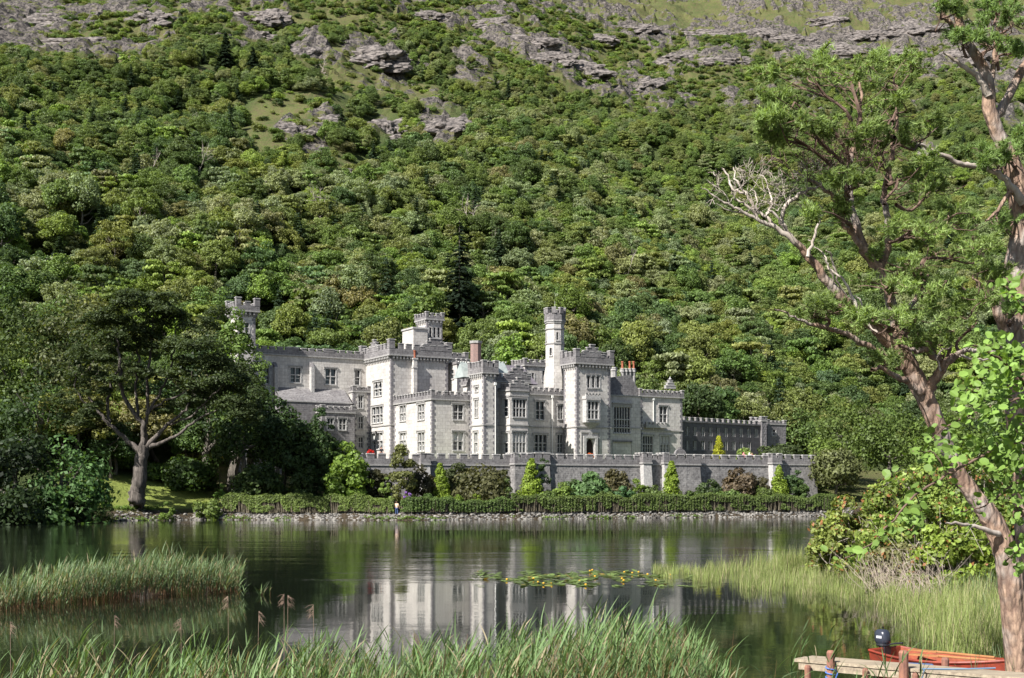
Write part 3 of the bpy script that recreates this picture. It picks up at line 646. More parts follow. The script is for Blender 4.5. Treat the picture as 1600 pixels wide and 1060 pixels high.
# --- right block
Gp, _ = rect(1.4, 1000, 1066, dep=10); zG = z_at(Gp[0], 620)
go = wall_part('right_block', Gp, GZ-.2, zG, {0: [hole(Gp, 0, 1030.5, 1042, 636, 661, n=2), hole(Gp, 0, 1004.5, 1019.5, 682, 708, n=4), hole(Gp, 0, 1032, 1046, 682, 708, n=3, blind=True)]}, quoins=(0,), strings=(z_at(Gp[0], 672),))
parapet(go, Gp, zG, .25, .6, .45, .42, .36, corb=False)
mb = MB(); a_, b_ = u_at(1008, 1.0), u_at(1040, 1.0); zb_ = z_at(W(a_, 1), 666)
mb.box((*W((a_+b_)/2, 1.05), zb_), (b_-a_, .7, .5), CU, 0); merlons(mb, W(a_, .7), W(b_, .7), zb_+.25, .35, .3, .3, .3); mb.build('balcony', [M['corbel'], M['trim']], go)
mb = MB(); c = W(u_at(1047, 2.2), 2.2); z0_ = z_at(c, 608)
for i in range(3): mb.box((*c, z0_+.25+.42*i), (1.9-.6*i, .5, .44), CU, 0); mb.box((*c, z0_+.5+.42*i), (1.98-.6*i, .58, .08), CU, 1)
mb.lathe((*c, z0_+1.4), [(.12, 0), (.25, .15), (.1, .35), (.02, .6)], 8, 1); mb.build('finial', [M['corbel'], M['trim']], go)
# --- low dark service wing
hA = np.array([27.5, 208.0]); hD_ = np.array([math.cos(R(41)), math.sin(R(41))]); hN = np.array([-hD_[1], hD_[0]])
sA, sB = s_at(hA, hD_, 1060), s_at(hA, hD_, 1191)
Hp = [hA+hD_*sA, hA+hD_*sB, hA+hD_*sB+hN*8, hA+hD_*sA+hN*8]; zH = z_at(hA+hD_*(sA+sB)*.5, 663)
hh = [hole(Hp, 0, 1071.5+11.95*i, 1077+11.95*i, 667+.35*i, 681+.35*i, n=2, t=False, lintel=False, jamb=False) for i in range(10)]+[hole(Hp, 0, 1071.5+11.95*i, 1077+11.95*i, 689+.3*i, 704, n=2, t=False, lintel=False, jamb=False, dark=(i == 0)) for i in range(9)]
ho = wall_part('service_wing', Hp, GZ-.2, zH, {0: hh}, mi='stone_wing', quoins=())
mb = MB(); ring(mb, Hp, .14, zH, zH+.15, 0); ring(mb, Hp, .1, zH+.15, zH+.3, 0, .4); merlons(mb, Hp[0]-hN*.1, Hp[1]-hN*.1, zH+.3, .6, .8, .5); mb.build('parapet', [M['stone_dark'], M['corbel']], ho)
for x0_, x1_, yt_, nm_ in ((1190, 1198, 656, 'end_pier'), (1199, 1228, 661, 'end_tower')):
    v0 = hA+hD_*sB-hN*(.4 if nm_ == 'end_pier' else -.6); a_, b_ = s_at(v0, CU, x0_), s_at(v0, CU, x1_); pz = [v0+CU*a_, v0+CU*b_, v0+CU*b_+CV*3, v0+CU*a_+CV*3]
    zz = z_at(pz[0], yt_); hs_ = {0: [hole(pz, 0, 1207, 1212, 672, 681, n=1, lintel=False)]} if nm_ == 'end_tower' else {}
    e_ = wall_part(nm_, pz, GZ-.2, zz, hs_, mi='stone_dark', quoins=(0,)); parapet(e_, pz, zz-.3, .1, .3, .35, .5, .5, corb=False)

# ================================================================ terrace wall
tw = empty('terrace_wall', (-19.5, 165.5, 3)); tag(tw, 'long battlemented retaining wall of grey stone below the castle terrace', 'wall')
TA = np.array([-21.5, 165.2]); TB = np.array([47.0, 196.2]); TD = (TB-TA)/np.linalg.norm(TB-TA); TN = np.array([TD[1], -TD[0]])
def T_at(px): return s_at(TA, TD, px)
# (from column, to column, how far it stands forward, extra height, kind)
SEG = [(556, 655, 0, 0), (655, 668, .9, .15), (668, 797, 0, 0), (797, 822, 1.6, .2), (822, 856, .5, .35), (856, 1000, 0, 0), (1000, 1012, 1.0, .45), (1012, 1033, .1, .1), (1033, 1041, .9, .45), (1041, 1088, 1.0, .1), (1088, 1200, 0, 0), (1200, 1213, 1.2, .4), (1213, 1273, .3, .1)]
zbase = 2.6
for (a_, b_, f_, e_) in SEG:
    sa, sb = T_at(a_), T_at(b_); c0 = TA+TD*(sa+sb)/2; zt_ = z_at(c0, 727)+e_*.6; L_ = sb-sa; c = c0+TN*f_/2
    mb = MB(); q = [TA+TD*sa+TN*f_-TN*0, TA+TD*sb+TN*f_, TA+TD*sb-TN*1.2, TA+TD*sa-TN*1.2]
    bt = [TA+TD*(sa-.12*(f_ > .4))+TN*(f_+.45), TA+TD*(sb+.12*(f_ > .4))+TN*(f_+.45), TA+TD*sb-TN*1.2, TA+TD*sa-TN*1.2]
    mb.prism(bt, zbase, zt_, 0, top=q)
    p_ = mb.build('buttress' if f_ > .4 and b_-a_ < 30 else 'wall_length', [M['trim'] if (b_-a_ < 14) else M['stone_wall']], tw)
    mb = MB(); ring(mb, q, .14, zt_-.1, zt_+.1, 2, .5); ring(mb, q, .08, zt_+.1, zt_+.85, 0, .45)
    o_ = offset(q, .08); merlons(mb, o_[0], o_[1], zt_+.85, 1.0 if L_ > 3 else .6, .5, .55, .42, .15)
    if f_ > .4:
        merlons(mb, o_[3], o_[0], zt_+.85, .5, .4, .55, .42, .15)
    mb.build('parapet', [M['stone_dark'], M['trim'], M['corbel']], p_)
# crest over the pier
mb = MB(); c = TA+TD*T_at(1058)+TN*1.0; zc = z_at(c, 711)
pr = [(math.cos(t)*.95, math.sin(t)*.9) for t in np.linspace(0, math.pi, 9)]; v = [(*(c+TD*a), zc+b) for a, b in pr]+[(*(c+TD*a-TN*.45), zc+b) for a, b in pr]
mb.raw(v, [tuple(range(9))[::-1], tuple(range(9, 18))]+[(i, i+1, i+10, i+9) for i in range(8)]); mb.box((*(c-TN*.2), zc+.98), (.4, .4, .3), TD)
mb.build('crest', M['stone_dark'], tw)
# terrace floor, kept behind the wall and running under the castle
tf = MB(); q = [TA+TD*.3-TN*1.0, TB-TN*1.0, TB-TN*45, TA+TD*20-TN*36, TA+TD*9-TN*9]; tf.prism(q, 5.5, GZ-.1)
tag(tf.build('terrace_lawn', noisy('terrace_grass', (.10, .14, .04), (.15, .17, .06), 1)), kind='structure')
mb = MB(); c = TA+TD*T_at(1080)-TN*7; d_ = TA+TD*T_at(1142)-TN*7
lw_ = MB(); Lq = np.linalg.norm(d_-c); lw_.box((*(c+d_)/2, GZ+.4), (Lq, .4, 1.0), TD, 0); merlons(lw_, c+TN*.2, d_+TN*.2, GZ+.9, .5, .4, .3, .4)
tag(lw_.build('garden_wall', [M['stone_dark'], M['trim']]), 'low crenellated garden wall beside the golden conifer on the terrace', 'wall')
# ================================================================ vegetation generators
def unit(v): return v/(np.linalg.norm(v, axis=-1, keepdims=True)+1e-9)
def leaves(mb, P, Nn, size, rng, mi=0, aspect=.6):
    """one kite-shaped leaf spray at each point P lying roughly across the direction Nn"""
    n = len(P); r = rng.normal(size=(n, 3)); t = unit(np.cross(Nn, r)); b = unit(np.cross(Nn, t))
    s = (size*rng.uniform(.6, 1.35, n))[:, None]
    V = np.stack([P-t*s, P+b*s*aspect+t*s*.15, P+t*s, P-b*s*aspect+t*s*.15], 1).reshape(-1, 3)
    mb.raw(V, np.arange(4*n).reshape(n, 4), mi)
def crown(seed, rx, rz, nclump, per, leaf, shape='round', squash=.7, ry=None, clump=.34, fill=.25, jit=.55, uplift=.25):
    """a crown of leafy clumps about the origin (its base at z=0), hollows between the clumps left open"""
    rng = np.random.default_rng(seed); ry = ry or rx; mb = MB()
    d = unit(rng.normal(size=(nclump, 3))); d[:, 2] = np.abs(d[:, 2])*1.15-.35; d = unit(d)
    rad = rng.uniform(.62, 1.0, nclump)**.7
    if shape == 'cone':
        z = rng.uniform(0, 1, nclump)**1.25; a = rng.uniform(0, 6.283, nclump); rr = (1-z)**.8*rng.uniform(.55, 1, nclump)
        Cc = np.stack([np.cos(a)*rr*rx*.8, np.sin(a)*rr*ry*.8, z*rz*.93], 1); cr = rx*clump*(.28+.6*(1-z))
    elif shape == 'column':
        z = rng.uniform(0.03, .97, nclump); a = rng.uniform(0, 6.283, nclump); prof = np.sin(np.clip(z*.85+.13, 0, 1)*3.14)**.55
        Cc = np.stack([np.cos(a)*prof*rx*.7, np.sin(a)*prof*ry*.7, z*rz], 1); cr = rx*clump*np.ones(nclump)
    elif shape == 'dome':
        d[:, 2] = rng.uniform(0, 1, nclump); d = unit(d); Cc = d*rad[:, None]*np.array([rx*.82, ry*.82, max(rz*.55, rz-rx*clump*squash*.9)]); cr = rx*clump*rng.uniform(.65, 1.15, nclump); Cc[:, 2] = np.maximum(Cc[:, 2], cr*.3)
    elif shape == 'flat':                                  # layered pads, spreading
        lv = rng.integers(0, 5, nclump); z = (lv+.5+rng.normal(0, .12, nclump))/5; a = rng.uniform(0, 6.283, nclump); rr = np.sqrt(rng.uniform(0, 1, nclump))*(1-.45*np.abs(z-.45)*1.6)
        Cc = np.stack([np.cos(a)*rr*rx*.85, np.sin(a)*rr*ry*.85, z*rz], 1); cr = rx*clump*rng.uniform(.7, 1.2, nclump); squash = .32
    else:
        Cc = d*rad[:, None]*np.array([rx*.78, ry*.78, rz*.5])+np.array([0, 0, rz*.48]); cr = rx*clump*rng.uniform(.65, 1.2, nclump)
        Cc[:, 2] += (fbm(Cc[:, 0]*.9+seed, Cc[:, 1]*.9, 2, seed)-.5)*rz*.25
    k = rng.integers(0, nclump, nclump*per); n = len(k)
    dn = unit(rng.normal(size=(n, 3))+np.array([0, 0, uplift])); rr = cr[k]*np.where(rng.uniform(size=n) < fill, rng.uniform(.2, .9, n), rng.uniform(.85, 1.12, n))
    P = Cc[k]+dn*rr[:, None]*np.array([1, 1, squash]); P[:, 2] = np.maximum(P[:, 2], .02)
    Nn = unit(dn+rng.normal(size=(n, 3))*jit+unit(Cc[k]-np.array([0, 0, rz*.35]))*.35)
    leaves(mb, P, Nn, leaf, rng); return mb, Cc
def conifer(seed, r, h, tiers, per, leaf):
    """tiers of drooping boughs round a straight stem"""
    rng = np.random.default_rng(seed); mb = MB(); P = []; N_ = []
    for t in range(tiers):
        z = h*(.08+.9*t/tiers); rr = r*(1-t/tiers)**.85+.15
        nb = max(4, int(9*(1-t/tiers)+4))
        for b in range(nb):
            a = rng.uniform(0, 6.283); L = rr*rng.uniform(.6, 1.15); m_ = int(per*L/r)+4; s = rng.uniform(.1, 1, m_)
            P.append(np.stack([np.cos(a)*L*s+rng.normal(0, .16, m_), np.sin(a)*L*s+rng.normal(0, .16, m_), z+L*(.12*s-.35*s*s)+rng.normal(0, .09, m_)], 1))
            N_.append(np.stack([np.cos(a)*.5+rng.normal(0, .35, m_), np.sin(a)*.5+rng.normal(0, .35, m_), np.ones(m_)], 1))
    P = np.concatenate(P); leaves(mb, P, unit(np.concatenate(N_)), leaf, rng, aspect=.45); return mb
def trunk_mb(seed, h, r, spread, nl=5, top=.75):
    rng = np.random.default_rng(seed); mb = MB(); q = np.linspace(0, 1, 6)
    w_ = np.cumsum(rng.normal(0, .04*h, (6, 2)), 0)*.5; w_[0] = 0
    P = np.stack([w_[:, 0], w_[:, 1], q*h*top-.4], 1); mb.tube(P, r*(1-q*.6)*np.array([1.45, 1, 1, 1, 1, 1]), 7)
    for i in range(nl):
        a = rng.uniform(0, 6.283); st = P[rng.integers(2, 6)]; L = spread*rng.uniform(.5, .85)
        e = st+np.array([math.cos(a)*L, math.sin(a)*L, h*rng.uniform(.12, .3)]); m_ = (st+e)/2+np.array([0, 0, -.05*h])
        mb.tube([st, m_, e], [r*.5, r*.33, r*.12], 5)
    return mb
def bare(seed, h, r, depth=4, up=.5):
    """leafless branching crown"""
    rng = np.random.default_rng(seed); mb = MB()
    def go(p, d, L, rad, k):
        pts = [p]; q = p
        for i in range(3): d = unit(d+rng.normal(0, .18, 3)+np.array([0, 0, .06])); q = q+d*L/3; pts.append(q)
        mb.tube(pts, np.linspace(rad, rad*.55, 4), 4 if k < depth else 5)
        if k > 0:
            for j in range(rng.integers(2, 4)): go(pts[rng.integers(1, 4)] if j else q, unit(d+rng.normal(0, .55, 3)+np.array([0, 0, up*.3])), L*rng.uniform(.6, .85), rad*.55, k-1)
    go(np.array([0, 0, -.3]), np.array([0, 0, 1.]), h*.33, r, depth); return mb

# shared variants (trees of the slope); nominal crown radius 3.6 m, height 6.4 m
VAR = []
for i in range(8):
    mb, cc = crown(100+i, [3.6, 4.2, 3.2, 3.9][i % 4], [6.3, 5.6, 7.6, 6.6, 5.2][i % 5], [60, 74, 46, 66][i % 4], 118, [.165, .15, .18][i % 3], clump=[.24, .20, .28, .22][i % 4], ry=[3.6, 3.4, 3.0, 4.4][i % 4], jit=.8, squash=[.7, .5, .8][i % 3])
    VAR.append(mb.mesh('crown', M['leaf']))
for i in range(2):
    mb, cc = crown(140+i, 4.2, 6.0, 40, 80, .25, 'flat', clump=.24); VAR.append(mb.mesh('crown', M['leaf']))
VCON = [conifer(150+i, 3.0, 10.5, 16, 46, .27).mesh('crown', M['leaf']) for i in range(2)]
VTR = [trunk_mb(160+i, 7.5, .24, 2.6).mesh('trunk', M['bark']) for i in range(4)]
VSH = [crown(170+i, 1.5, 1.7, 16, 60, .15, clump=.4)[0].mesh('crown', M['leaf']) for i in range(3)]
VBARE = [bare(180+i, 7.5, .20).mesh('branches', M['bark_dead']) for i in range(3)]
G_MID = (.11, .165, .036); G_DARK = (.065, .105, .030); G_OLIVE = (.155, .18, .046); G_PALE = (.19, .22, .10); G_YEL = (.18, .25, .042); G_BROWN = (.16, .155, .062); G_BLUE = (.085, .14, .05); G_LIME = (.19, .26, .035)
G_MID, G_DARK, G_OLIVE, G_PALE, G_YEL, G_BROWN, G_BLUE = [tuple(1.14*(.95*v+.05*(c[0]+c[1]+c[2])/3) for i, v in enumerate(c)) for c in (G_MID, G_DARK, G_OLIVE, G_PALE, G_YEL, G_BROWN, G_BLUE)]  # faint haze put into the greens as a touch of grey
PAL = [('mid green', G_MID), ('dark green', G_DARK), ('olive green', G_OLIVE), ('pale silvery green', G_PALE), ('bright yellow-green', G_YEL), ('brownish green', G_BROWN), ('blue-green', G_BLUE)]

def zone(px, py):
    xz = ('at the left edge' if px < 170 else 'above the big cypress' if px < 350 else 'above the left wing' if px < 560 else 'above the main tower' if px < 715
          else 'left of the stair turret' if px < 850 else 'above the entrance tower' if px < 1000 else 'above the dark wing' if px < 1230 else 'behind the big pine')
    return xz
def place_tree(name, me, tr, x, y, s, rz, c, label, cat, group, sz=1.0, lift=2.3, dz=0):
    z = float(height(x, y))+dz; t = empty(name, (x, y, z)); tag(t, label, cat, group)
    cr = bpy.data.objects.new('crown', me); C.objects.link(cr); cr.parent = t; cr.location = (0, 0, lift*s*sz); cr.rotation_euler = (0, 0, rz); cr.scale = (s, s, s*sz); tint(cr, c)
    if tr is not None:
        k_ = bpy.data.objects.new('trunk', tr); C.objects.link(k_); k_.parent = t; k_.rotation_euler = (0, 0, rz); k_.scale = (s, s, s*sz)
    return t
rng = np.random.default_rng(7)
cand = []
y = 168.0
while y < 640:
    sp = 4.5 if y < 250 else 4.0 if y < 320 else 3.4
    hw_ = .42*y+8
    for x in np.arange(-hw_, hw_, sp):
        xx = x+rng.uniform(-.45, .45)*sp; yy = y+rng.uniform(-.45, .45)*sp
        cand.append((xx, yy))
    y += sp*.92
cand = np.array(cand); cx_, cy_ = cand[:, 0], cand[:, 1]; cz_ = height(cx_, cy_)
px_, py_ = px_of(cx_, cy_, cz_)
hb_ = np.interp(cx_, HB_X, HB_Y)
line = np.interp(px_, TREELINE_X, TREELINE_Y)+(fbm(cx_*.04, cy_*.04, 3, 77)-.5)*90
left_wood = (px_ < 345) & (cy_ > np.interp(cx_, SH_X, SH_Y)+24)
ok = ((cy_ > hb_+1.0) | left_wood) & (py_ > line)
er_ = np.maximum(in_ell(px_, py_, ROCKS, 1.0), np.maximum(in_ell(px_, py_-13, ROCKS, 1.0), in_ell(px_, py_-24, ROCKS, .9))); eg_ = in_ell(px_, py_, GRASS, 1.0)
ok &= ~((er_ > 0) & (er_+(fbm(cx_*.1, cy_*.1, 2, 13)-.5)*.9 > .12)) & ~((eg_ > 0) & (eg_+(fbm(cx_*.06, cy_*.06, 2, 17)-.5)*1.6 > .1))
ok &= rng.uniform(size=len(cand)) < .975
sp_ = hit(718, 520, 150); ok &= ~((np.abs(px_-718) < 30) & (cy_ > sp_.y-40) & (cy_ < sp_.y+4))
shrub_ok = (~ok) & (py_ < line+30) & (py_ > -60) & (cy_ > 300) & (fbm(cx_*.05, cy_*.05, 3, 91) > .30)
grass_sh = (~ok) & (in_ell(px_, py_, GRASS, 1.1) > 0) & (rng.uniform(size=len(cand)) < .3)
tr_list = []
for i in np.nonzero(ok)[0]:
    x, y, px, py = cx_[i], cy_[i], px_[i], py_[i]
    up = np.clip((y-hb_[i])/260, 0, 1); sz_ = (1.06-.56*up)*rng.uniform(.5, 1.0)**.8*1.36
    n1 = fbm(x*.022, y*.022, 3, 51); n2 = rng.uniform()
    # tints by place: hill shadow put in as darker crowns left and low right, pale willows mid slope, bright ash by the castle
    wts = np.array([3.0, 1.0+4.0*(n1 < .43)+2.6*(px < 420 and py < 300)+2.5*(px > 950 and py > 520), 2.0, .7+1.8*(n1 > .56)+1.2*(300 < py < 470), .6+1.3*(n1 > .62), .35+.8*(px < 330 and py > 300), .5])
    ci = int(rng.choice(7, p=wts/wts.sum())); base = np.array(PAL[ci][1])*rng.uniform(.82, 1.22)*np.array([rng.uniform(.9, 1.12), 1, rng.uniform(.85, 1.2)])
    base = base*(1-.35*up)+np.array((.155, .19, .058))*.35*up; base = base*(1.0+.12*up)*(.88 if up < .08 and px > 900 else 1)  # shade behind the castle's right end put into the tint
    v_ = int(rng.integers(0, 10)); kind = 'broadleaf'; sz_ *= 1.06
    if rng.uniform() < (.05 if px < 900 else .02) : v_ = 10+int(rng.integers(0, 2)); ci = 1; base = np.array((.042, .068, .034)); kind = 'conifer'; sz_ *= .85
    tr_list.append([x, y, sz_, rng.uniform(0, 6.28), base, v_, ci, kind, px, py, rng.uniform(.8, 1.15)])
# some dead grey crowns
tr_list.sort(key=lambda t: -t[2]/t[1]*(1 if -20 < t[8] < 1620 else 0)*(1 if not (1180 < t[8] and t[9] > 640) else .2)*(1 if t[8] > 0 or t[9] < 700 else .2)*(0 if (340 < t[8] < 1080 and t[9] > 640+.02*t[8]) else 1))
NEAR = 285
for n_, (x, y, s, rz, c, v_, ci, kind, px, py, szz) in enumerate(tr_list[:NEAR]):
    nm = 'pine_tree' if kind == 'conifer' else 'broadleaf_tree'
    kd = 'pointed dark conifer' if kind == 'conifer' else PAL[ci][0]+(' flat-topped tree' if v_ in (8, 9) else ' round-crowned tree')
    lv = 'low on the slope' if py > 560 else 'higher on the slope'
    lab = f'{kd} {lv}, {zone(px, py)}'
    place_tree(nm, VCON[v_-10] if v_ > 9 else VAR[v_], VTR[n_ % 4], x, y, s*(1.0), rz, c, lab, 'tree', kd+'s '+lv+' '+zone(px, py), szz, lift=1.4 if kind == 'conifer' else 1.6)
# the rest of the wood: one object whose points carry the same crowns
def scatter(name, rows, meshes, mat_, label, cat):
    """rows = (x,y,z,scale,scale_z,rot,variant,tint)"""
    me = bpy.data.meshes.new(name); me.from_pydata([r[:3] for r in rows], [], [])
    A = lambda nm, ty, vals: me.attributes.new(nm, ty, 'POINT')
    a = A('size', 'FLOAT_VECTOR', 0); a.data.foreach_set('vector', np.array([(r[3], r[3], r[4]) for r in rows], np.float32).ravel())
    a = A('turn', 'FLOAT_VECTOR', 0); a.data.foreach_set('vector', np.array([(0, 0, r[5]) for r in rows], np.float32).ravel())
    a = A('kind_index', 'INT', 0); a.data.foreach_set('value', np.array([r[6] for r in rows], np.int32))
    a = A('tint', 'FLOAT_COLOR', 0); a.data.foreach_set('color', np.array([(*r[7], 1) for r in rows], np.float32).ravel())
    o = bpy.data.objects.new(name, me); C.objects.link(o); me.materials.append(mat_)
    gt = bpy.data.node_groups.new(name+'_growth', 'GeometryNodeTree')
    gt.interface.new_socket('Geometry', in_out='INPUT', socket_type='NodeSocketGeometry'); gt.interface.new_socket('Geometry', in_out='OUTPUT', socket_type='NodeSocketGeometry')
    gi = gt.nodes.new('NodeGroupInput'); go_ = gt.nodes.new('NodeGroupOutput'); ip = gt.nodes.new('GeometryNodeInstanceOnPoints')
    j = gt.nodes.new('GeometryNodeGeometryToInstance'); srcs = []
    for m_ in meshes:
        so = bpy.data.objects.new(name+'_source', m_); oi = gt.nodes.new('GeometryNodeObjectInfo'); oi.inputs[0].default_value = so; srcs.append(oi)
    for oi in reversed(srcs): gt.links.new(oi.outputs['Geometry'], j.inputs[0])
    def na(nm, ty):
        x = gt.nodes.new('GeometryNodeInputNamedAttribute'); x.data_type = ty; x.inputs[0].default_value = nm; return x.outputs[0]
    gt.links.new(gi.outputs[0], ip.inputs['Points']); gt.links.new(j.outputs[0], ip.inputs['Instance']); ip.inputs['Pick Instance'].default_value = True
    gt.links.new(na('kind_index', 'INT'), ip.inputs['Instance Index'])
    e2r = gt.nodes.new('FunctionNodeEulerToRotation'); gt.links.new(na('turn', 'FLOAT_VECTOR'), e2r.inputs[0]); gt.links.new(e2r.outputs[0], ip.inputs['Rotation'])
    gt.links.new(na('size', 'FLOAT_VECTOR'), ip.inputs['Scale'])
    gt.links.new(ip.outputs[0], go_.inputs[0])
    md = o.modifiers.new('growth', 'NODES'); md.node_group = gt
    tag(o, label, cat, kind='stuff'); return o
rows = []
for (x, y, s, rz, c, v_, ci, kind, px, py, szz) in tr_list[NEAR:]:
    if 380 < px < 1060 and y < hb_.min()-20: continue
    rows.append((x, y, float(height(x, y))+(1.4 if kind == 'conifer' else .5)*s, s, s*szz, rz, v_, c))
print('forest', len(tr_list), len(rows))
scatter('woodland', rows, VAR+VCON, M['leaf'], 'mixed green woodland covering the middle and upper mountain slope', 'woodland')
rows = []
for i in np.repeat(np.nonzero(shrub_ok | grass_sh)[0], 2):
    cx_[i] += rng.normal(0, 1.6); cy_[i] += rng.normal(0, 1.6); cz_[i] = height(cx_[i], cy_[i])-.1
    s = rng.uniform(.35, 1.0)**1.3*1.5; c = np.array(PAL[int(rng.choice([0, 2, 4, 1], p=[.4, .35, .15, .1]))][1])*rng.uniform(.8, 1.15)
    rows.append((cx_[i], cy_[i], float(cz_[i]), s, s*rng.uniform(.6, 1), rng.uniform(0, 6.3), int(rng.integers(0, 3)), c))
scatter('hill_scrub', rows, VSH, M['leaf'], 'low gorse and heather scrub among the crags near the top', 'scrub')
# bare crags standing out of the wood
def crag(px, py, rx, ry, label, seed):
    p = hit(px, py+ry*.6); rng = np.random.default_rng(seed); bm_ = bmesh.new(); bmesh.ops.create_icosphere(bm_, subdivisions=5, radius=1)
    V = np.array([v.co[:] for v in bm_.verts]); Fc = np.array([[v.index for v in f.verts] for f in bm_.faces]); bm_.free()
    a = V*2.2+seed*3.1; n_ = fbm(a[:, 0]+a[:, 2]*.6, a[:, 1]*.8+a[:, 2], 4, seed, True); n2 = fbm(a[:, 0]*.7+a[:, 2]*2.6, a[:, 1]*.7-a[:, 2]*.5, 4, seed+3)
    k_ = p.y/F; sx = rx*k_; n0 = fbm(V[:, 0]*1.6+seed*5.3+V[:, 1], V[:, 2]*1.6, 3, seed+9); V = V*(.25+.55*n_+(.3*np.floor(n2*7)/7+.25*n2)+1.3*(n0-.35))[:, None]; sl = math.radians(31)
    s_, q = V[:, 2]*ry*k_*1.9, -V[:, 1]*ry*k_*.75
    V = np.stack([V[:, 0]*sx+s_*.25, s_*math.cos(sl)-q*math.sin(sl), s_*math.sin(sl)+q*math.cos(sl)], 1)
    mb = MB(); mb.raw(V+np.array(p)+np.array([0, 0, -.3]), Fc); tag(mb.build('rock_outcrop', M['rock'], loc=tuple(p)), label, 'rock')
for i, (a, b, rx, ry, l) in enumerate([(575, 84, 58, 20, 'large smooth pinkish rock slab high on the slope'), (482, 80, 30, 18, 'dark broken crag just left of the smooth slab'), (692, 192, 40, 24, 'rounded pink rock outcrop, rightmost of the mid slope group'), (602, 194, 28, 18, 'pink outcrop in the middle of the mid slope group'),
     (622, 214, 15, 9, 'small rock below the middle outcrop'), (505, 186, 26, 13, 'dark ledge at the top of the bracken clearing'), (452, 196, 22, 11, 'tilted slab at the left of the bracken clearing'), (480, 205, 16, 9, 'small slab below the tilted one in the clearing'), (490, 238, 13, 9, 'pale small rock low in the clearing'),
     (543, 268, 13, 9, 'lowest pale rock under the clearing'), (408, 22, 42, 18, 'pale broken crag at the top, left of centre'), (400, 52, 28, 10, 'stepped slab below the pale broken crag'), (235, 22, 34, 16, 'pale crag at the top left'), (110, 62, 50, 12, 'long low crag above the upper left trees'), (1000, 128, 28, 16, 'rock step at the foot of the ravine'), (1450, 232, 18, 15, 'dark crag seen through the pine crown')]): crag(a, b, rx, ry, l, 300+i)
for i, (a, b, rx, ry) in enumerate([(760, 34, 40, 13), (815, 62, 46, 16), (850, 88, 40, 14), (905, 104, 44, 14), (935, 58, 34, 11), (990, 40, 36, 10), (1062, 86, 36, 13), (1105, 52, 40, 12), (1130, 92, 36, 11), (1175, 50, 44, 12), (1232, 62, 44, 14), (1290, 74, 50, 14), (1345, 50, 44, 14), (1400, 84, 44, 14), (1440, 40, 50, 15), (1520, 86, 44, 16), (1290, 30, 40, 10), (700, 62, 26, 9), (55, 30, 50, 15), (165, 78, 46, 9), (330, 62, 24, 8), (655, 22, 34, 10)]):
    crag(a, b, rx, ry, 'rugged grey crag, one of many in the rocky band along the top of the slope', 400+i); C.objects[-1]['group'] = 'crags in the rocky band along the top'
# bleached dead trees on the slope
for i, (px, py, s) in enumerate([(290, 205, .8), (232, 290, .9), (310, 275, .9), (510, 345, 1.1), (430, 320, .7), (740, 360, 1.0), (770, 390, 1.0), (500, 110, .8), (725, 265, .8), (560, 315, .8), (985, 440, .9), (1010, 375, .7), (25, 300, .9)]):
    p = hit(px, py+12); o = bpy.data.objects.new('dead_tree', VBARE[i % 3]); C.objects.link(o); o.location = p; o.scale = (s*1.25, s*1.25, s*1.6); o.rotation_euler = (0, 0, i*1.3)
    tag(o, ['bleached leafless tree at the top left of the wooded slope', 'grey bare tree among dark crowns on the upper left slope', 'spiky pale dead tree below the dark conifers, upper left', 'large grey bare crown mid slope above the left wing', 'thin bare tree left of the large grey bare crown',
            'bare grey tree behind the tall dark spruce', 'straight pale dead trunk right of the tall dark spruce', 'bleached dead tree beside the smooth rock slab', 'bare trunk below the pink rock outcrop, mid slope', 'small bare tree on the bracken below the middle outcrops',
            'grey leafless tree mid slope above the entrance tower', 'small bare crown mid slope left of the dead pine limb', 'grey leafless crown at the far left, mid slope'][i], 'dead tree')

# ---------------------------------------------------------------- trees, shrubs and hedges placed one by one
def spot(px, py, Y): return ((px-800)/F*Y, Y)
def plant(name, px, Y, wpx, top, c, label, cat, shape='round', trunk=False, base=None, seed=None, leaf=None, group=None, mesh=None, trunk_m='bark', ncl=None, per=80, zoff=0, fl=None, **kw):
    """px = column of its foot, Y = distance, wpx = width in photo px, top = photo row of its top"""
    x = (px-800)/F*Y; z = float(height(x, Y)) if base is None else base; ztop = EYE+(HZ-top)*Y/F; shape = 'dome' if shape == 'round' and (not trunk or Y < 166) else shape; hh_ = max(.4, ztop-z); r = wpx*Y/F/2
    seed = seed if seed is not None else int(px*7+top); t = empty(name, (x, Y, z)); tag(t, label, cat, group)
    if shape == 'cone': ncl = ncl or 90; kw['clump'] = .62
    leaf = leaf or max(.10, min(.26, r*.09)); ncl = ncl or int(np.clip(14+r*r*hh_*1.2, 16, 60))
    z0 = hh_*(.07 if trunk and shape != 'dome' else 0.0) if fl is None else fl
    mb, cc = crown(seed, r, hh_-z0, ncl, per, leaf, shape, **kw)
    o = mb.mesh('foliage' if not trunk else 'crown', M['leaf']); cr = bpy.data.objects.new('crown' if trunk else 'foliage', o); C.objects.link(cr); cr.parent = t; cr.location = (0, 0, z0); tint(cr, c)
    if trunk:
        k_ = bpy.data.objects.new('trunk', trunk_mb(seed+1, hh_*.78, .03*hh_+.04, r*.8).mesh('trunk', M[trunk_m])); C.objects.link(k_); k_.parent = t
    return t
